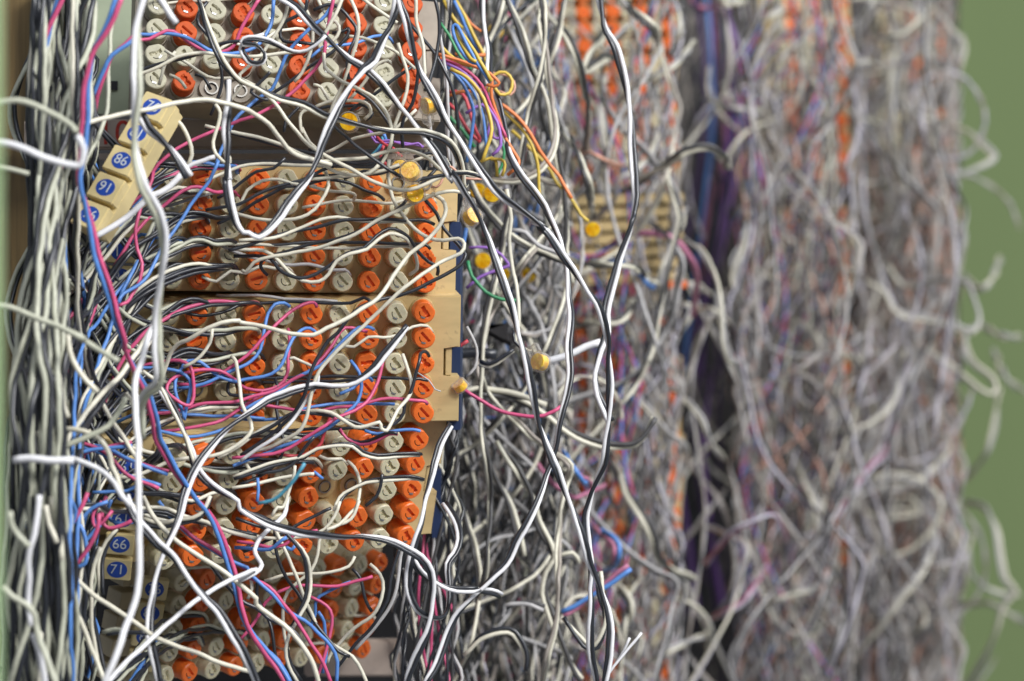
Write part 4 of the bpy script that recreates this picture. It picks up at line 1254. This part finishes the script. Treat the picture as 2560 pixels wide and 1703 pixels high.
def grow_left_bundle(n):
    """from the vertical bundle at the left, up and over to a row of a block"""
    for i in range(n):
        c = rng.choice(['sk', 'sk', 'sk', 'wk', 'kk', 'sk', 'wk', 'k', 's', 'sk', 'k', 'wk', 'b', 'sk', 'kk', 'sk', 'p', 'kk', 'bp'])
        x0 = rng.uniform(10, 195)
        h0 = rng.uniform(30, 95)
        full = rng.random() < 0.30
        if full:
            ys = [1780, 1500, 1250, 1000, 760, 520, 280, 60, -90]
            x = x0
            xt = rng.uniform(85, 320)
            pts = []
            for k, y in enumerate(ys):
                t = k / 8
                xx = x0 * (1 - t) + xt * t + rng.uniform(-38, 38) - 30 * math.sin(3.14 * t)
                if y < 700:
                    xx = max(xx, 86 + rng.uniform(0, 40)) if rng.random() < .93 else xx
                pts.append((max(xx, 14), y))
            if blocked(pts):
                continue
            c = 'sk' if c in ('b', 'p', 'bp', 'k', 'kk') else c
            wire(c.replace('w', 's'), pts, [h0, h0 + 10, h0 - 10, max(14, h0 - 40)], rng.uniform(.5, .64))
        else:
            pc = rng.choice(NEARCAPS)
            tx, ty = pc[0], pc[1]
            yb = ty + rng.uniform(260, 640)
            up = rng.random() < .25
            if up:
                yb = ty - rng.uniform(250, 500)
            ys0 = -70 if up else 1780
            if up:
                x0 = max(x0, 90)
            pts = [(x0, ys0), (x0 + rng.uniform(-15, 15), (ys0 + yb) / 2), (x0 + rng.uniform(0, 20), yb),
                   (x0 + .42 * (360 - x0), yb + .45 * (ty - yb) + rng.uniform(-15, 15)), (x0 + .8 * (380 - x0), yb + .84 * (ty - yb)),
                   ((tx + 350) / 2, ty - 22 + rng.uniform(-14, 14)), (tx - 30, ty - 30), (tx + 6, ty - 31), (tx + 20, ty - 15)]
            hc = 600 - pc[2]
            if blocked(pts, True):
                continue
            wire(c, pts, [h0, h0, min(h0 * .8, 36), 26, hc + 9, hc + 5, hc - 3], rng.uniform(.42, .52))


NEARCAPS = []
for p_, s_ in CAPPOS:
    if s_ in (2, 3, 4) or (s_ == 5 and rng.random() < .35):
        q_ = nearpx(p_)
        if 380 < q_[0] < 640 or (380 < q_[0] < 860 and s_ == 4):
            NEARCAPS.append((q_[0], q_[1], p_.y / MM))
ALLCAPS = [(*nearpx(p_), p_.y / MM) for p_, s_ in CAPPOS if s_ in (1, 2, 3, 4, 5)]
grow_left_bundle(140)


def grow_rows(n):
    """runs that lie over the caps and hook in behind one"""
    for i in range(n):
        pc = rng.choice(ALLCAPS)
        tx, ty, d = pc
        hc = 600 - d
        L = rng.uniform(120, 420)
        c = rng.choice(['w', 'k', 'w', 'k', 'q', 'k', 'w', 'b', 'k', 'w', 'k'])
        m = 5
        sl = rng.uniform(-.25, .35)
        pts = [(max(330, tx - 30 - L * (1 - k / m)), ty - 30 + sl * L * (1 - k / m) + rng.uniform(-14, 14)) for k in range(m)] + [(tx - 28, ty - 30), (tx + 6, ty - 31), (tx + 20, ty - 15)]
        wire(c, pts, [hc + 10, hc + 7, hc + 4, hc - 3], rng.uniform(.38, .43), rough=.8)


grow_rows(22)


# ------------------------------------------------------------------ the mass of wires nobody could count
class Mass:
    def __init__(self):
        self.V, self.F, self.M, self.n = [], [], [], 0

    def add(self, S, r, col, sides=6, twist=30):
        for (V, F), c in zip(make_pair(S, r * MM, col, sides, twist), col):
            self.V.append(V)
            self.F.append(F + self.n)
            self.M.append(np.full(len(F), PAL.index(c)))
            self.n += len(V)

    def build(self, name):
        return mesh_np(name, np.vstack(self.V), np.vstack(self.F), PAL, np.concatenate(self.M))


PAL = list('wWsqkbpronyvgtQKulP')
MASS = Mass()


def run(x0, x1, d0, d1, wild, r, col, length=1.0, top=None):
    """one loose run: a heading that drifts, mostly downward, with swings and now and then a loop"""
    y = top if top is not None else rng.uniform(-250, 1500)
    n = int(rng.uniform(16, 46) * length)
    x = rng.uniform(x0, x1)
    d = rng.uniform(d0, d1)
    th = rng.gauss(0, .15 + wild * .5)
    kk = 0.0
    pts = []
    step = rng.uniform(38, 62)
    for _ in range(n):
        pts.append(W(x, y, d))
        kk = .86 * kk + rng.gauss(0, .062 * (.35 + wild)) - .055 * math.sin(th)
        if x < x0 + 10:
            kk, th = .1, max(th * .3, .1) if abs(th) < 1.7 else th + .4
        if x > x1 - 10:
            kk, th = -.1, min(th * .3, -.1) if abs(th) < 1.7 else th - .4
        th += kk
        x = min(max(x + math.sin(th) * step, x0 - 6), x1 + 6)
        y += math.cos(th) * step
        d = min(max(d + rng.gauss(0, 1) * (d1 - d0) * .03, d0), d1)
        if y > 1900 or y < -400:
            break
    return pts


def mass_fill(n, x0, x1, d0, d1, wild, r, cols, step, sides=5):
    for i in range(n):
        pts = run(x0, x1, d0, d1, wild, r, None)
        if len(pts) < 4:
            continue
        S = smooth_path(pts, step * MM)
        MASS.add(S, r * rng.uniform(.8, 1.15), rng.choice(cols), sides, 40 * r)


# coil-like swings too
def mass_loops(n, x0, x1, d0, d1, r, cols, step):
    for i in range(n):
        cx, cy, d = rng.uniform(x0, x1), rng.uniform(-50, 1750), rng.uniform(d0, d1)
        R = rng.uniform(45, 130)
        a0 = rng.uniform(0, 6.28)
        tot = rng.uniform(2.2, 5.5) * rng.choice((-1, 1))
        el = rng.uniform(.7, 2.2)
        pts = [W(cx + R * math.cos(a0 + tot * k / 9) * (1 + .05 * k), cy + R * el * math.sin(a0 + tot * k / 9), d + 3 * k) for k in range(10)]
        S = smooth_path(pts, step * MM)
        MASS.add(S, r, rng.choice(cols), 5, 40 * r)


GREYS = ['qK', 'qQ', 'qk', 'QK', 'qK', 'qQ', 'q', 'q', 'bp', 'sK', 'Q', 'nQ', 'qK', 'QQ', 'sQ', 'qK']
mass_fill(240, 1135, 1420, 740, 960, .8, .40, ['qQ', 'qK', 'qQ', 'q', 'Q', 'lQ', 'qk', 'k', 'QK', 'wQ', 'wk'], 4)
mass_fill(110, 1135, 1390, 740, 980, .35, .5, ['qK', 'QK', 'qK', 'qk', 'sK', 'K', 'qQ', 'p', 'b', 'k'], 4)
mass_fill(34, 985, 1150, 640, 715, .2, .45, ['k', 'kk', 'k', 'qk', 'K', 'p', 'wk', 'q'], 4)
mass_fill(36, 1585, 1705, 900, 960, .5, .42, ['qQ', 'qK', 'lK'], 5)
mass_fill(56, 1290, 1600, 870, 975, .8, .42, ['qQ', 'qK', 'lK', 'wQ', 'q', 'wK', 'qk', 'bp', 'Q'], 5)
mass_fill(26, 1290, 1640, 960, 985, .5, .5, ['qQ', 'K', 'lu', 'QK', 'bp', 'k'], 5)
mass_fill(40, 1700, 1850, 1240, 1500, .25, .8, ['u', 'k', 'k', 'K', 'K', 'QK', 'k', 'u'], 7)
mass_fill(190, 1845, 2095, 1060, 1270, .45, .46, ['qQ', 'qK', 'lK', 'QK', 'Q', 'qK', 'sQ', 'nK', 'lu', 'qK', 'bp', 'Qu'], 6)
mass_fill(90, 1830, 2120, 1300, 1450, .2, .7, ['Q', 'K', 'QK', 'nK', 'u', 'K'], 7)
mass_fill(270, 2145, 2395, 1250, 1570, .45, .56, ['qQ', 'qK', 'lQ', 'Q', 'QK', 'qK', 'sQ', 'nQ', 'nK', 'Q'], 8)
mass_fill(100, 2100, 2385, 1620, 1830, .2, .8, ['Q', 'QK', 'nQ', 'K'], 9)
mass_loops(18, 1180, 1500, 700, 900, .45, ['qQ', 'wQ', 'lK', 'bp'], 4)
mass_loops(20, 1850, 2100, 1030, 1200, .55, ['qQ', 'wQ', 'lQ', 'wq'], 6)
mass_loops(20, 2150, 2370, 1150, 1400, .62, ['qQ', 'wQ', 'lQ', 'wq'], 7)
mass_fill(110, 90, 240, 560, 620, .3, .42, ['sk', 'k', 'k', 'k', 'b', 'sk', 'k', 'k', 'sk'], 4)
o = link('wire_tangle', MASS.build('wire_tangle'))
tag(o, 'countless blurred grey, black, blue and pink wires massed over the rear columns', 'wires', None, 'stuff')

# individuals over the right-hand columns
def individuals(n, x0, x1, d0, d1, wild, r, cols, top=None):
    k = 0
    while k < n:
        pts = run(x0, x1, d0, d1, wild, r, None, 1.0, top if top is None else top + rng.uniform(-150, 400))
        if len(pts) < 5:
            continue
        P = [nearpx(p) for p in pts]
        hs = [600 - p.y / MM for p in pts]
        sink = (d0 - 520) * .16
        for e_, f_ in ((0, 1), (1, .45), (-1, 1), (-2, .45)):
            hs[e_] -= sink * f_
        wire(rng.choice(cols), P, hs, r * rng.uniform(.85, 1.15))
        k += 1


IC = ['qK', 'wQ', 'qK', 'qQ', 'q', 'wK', 'qQ', 'qK']
individuals(16, 1140, 1420, 660, 800, .8, .52, IC + ['k', 'wk'])
individuals(10, 1380, 1700, 800, 880, .8, .62, IC + ['wk'])
individuals(18, 1830, 2150, 950, 1100, .7, .52, IC + ['lK', 'QK'])
individuals(4, 1640, 1860, 950, 1120, .8, .5, ['wq', 'qK', 'wl', 'qQ'])
individuals(9, 1600, 1900, 950, 1120, 1.0, .45, ['wq', 'qK', 'wl', 'qQ'], 850)
individuals(22, 2110, 2410, 1050, 1280, .8, .56, ['qQ', 'lQ', 'qK', 'lq', 'wq'])


# ------------------------------------------------------------------ gel splices
def splice(px, py, d, ang, tilt, label, s=1.0, yaw=0.0):
    root = empty('gel_splice', Matrix.Translation(W(px, py, d)) @ Matrix.Rotation(math.radians(90), 4, 'X') @ Matrix.Rotation(math.radians(ang), 4, 'Z')
                 @ Matrix.Rotation(math.radians(tilt), 4, 'X') @ Matrix.Rotation(math.radians(yaw), 4, 'Y') @ Matrix.Scale(s, 4))
    tag(root, label, 'wire splice', 'amber gel splices')
    bm = bmesh.new()
    add_cyl(bm, 0, 0, -1.7, 1.0, 2.7, 2.55, n=32)
    add_cyl(bm, 0, 0, 1.0, 1.35, 2.45, 2.2, n=32, cap0=False)
    bmesh.ops.scale(bm, vec=(MM,) * 3, verts=bm.verts)
    bm_obj('shell', bm, ['clear_shell'], root, smooth=False)
    bm = bmesh.new()
    add_box(bm, -1.7, 1.7, 2.2, 5.2, -1.3, 0.7, .35)
    add_cyl(bm, -.75, 5.15, -.6, .3, .5, n=12)
    bmesh.ops.scale(bm, vec=(MM,) * 3, verts=bm.verts)
    bm_obj('collar', bm, ['clear_shell'], root)
    bm = bmesh.new()
    add_cyl(bm, 0, 0, -1.45, 0.75, 2.2, 2.1, n=28)
    bmesh.ops.scale(bm, vec=(MM,) * 3, verts=bm.verts)
    bm_obj('amber_core', bm, ['amber'], root)
    return root


splice(1068, 264, 575, 178, -25, 'amber gel splice seen edge-on hanging from the top block', .95, 55)
splice(872, 305, 577, -110, 0, 'dark amber gel splice lying under the top block with violet leads', 1.0)
splice(1026, 428, 572, 28, -20, 'large clear amber splice with pink leads above the empty sockets', 1.0)
splice(1000, 420, 590, 5, -20, 'amber splice half hidden behind the one with pink leads', .9)
splice(1036, 484, 580, -83, -20, 'amber splice lying sideways on the empty sockets', 1.0)
splice(1182, 540, 590, 12, -20, 'amber splice with cloudy collar just right of the upper tab', .95, 40)
splice(1231, 485, 640, -20, 0, 'round amber splice right of the blocks among coloured wires', 1.05)
splice(1196, 478, 680, 60, 0, 'blurred amber splice behind the round one right of the blocks', 1.05)
splice(1347, 905, 590, 25, -30, 'lone amber splice hanging in front of the black sleeve', .95, -30)
splice(1482, 574, 720, 10, 0, 'blurred round amber splice with yellow leads before the ribbed block', 1.05)
splice(1148, 962, 612, 100, -40, 'small amber splice with a pink lead at the right block edge', .8, 50)
splice(1207, 652, 700, 80, 10, 'blurred orange-amber splice behind the second block', 1.1)
splice(1260, 685, 690, 0, 10, 'blurred amber splice behind the long crossing pair', .8)
splice(1321, 688, 760, 20, 0, 'blurred dull amber splice left of the second column', 1.1)
splice(1240, 78, 740, 50, 0, 'blurred amber splice near the top among coloured wires', 1.1)

# black sleeve behind the lone splice
bm = bmesh.new()
t = bmesh.new()
A_ = [W(1185, 818, 700), W(1230, 812, 700), W(1278, 806, 700), W(1290, 870, 700), W(1262, 862, 700), W(1235, 838, 700)]
for dd in (0, .006):
    for p in A_:
        t.verts.new((p.x, p.y + dd, p.z))
bmesh.ops.convex_hull(t, input=list(t.verts))
merge(bm, t)
bmesh.ops.bevel(bm, geom=list(bm.edges), offset=.0012, segments=2, affect='EDGES')
tag(bm_obj('rubber_sleeve', bm, ['dark_rack']), 'black wedge-shaped rubber sleeve behind the lone amber splice', 'sleeve')

settle_labels()
print('wires', WIRES, 'objs', len(bpy.data.objects))

_lc = {}
for _o in COL.objects:
    if 'label' in _o:
        _lc.setdefault(_o['label'], []).append(_o.name)
print('DUPES', [(k, v) for k, v in _lc.items() if len(v) > 1])
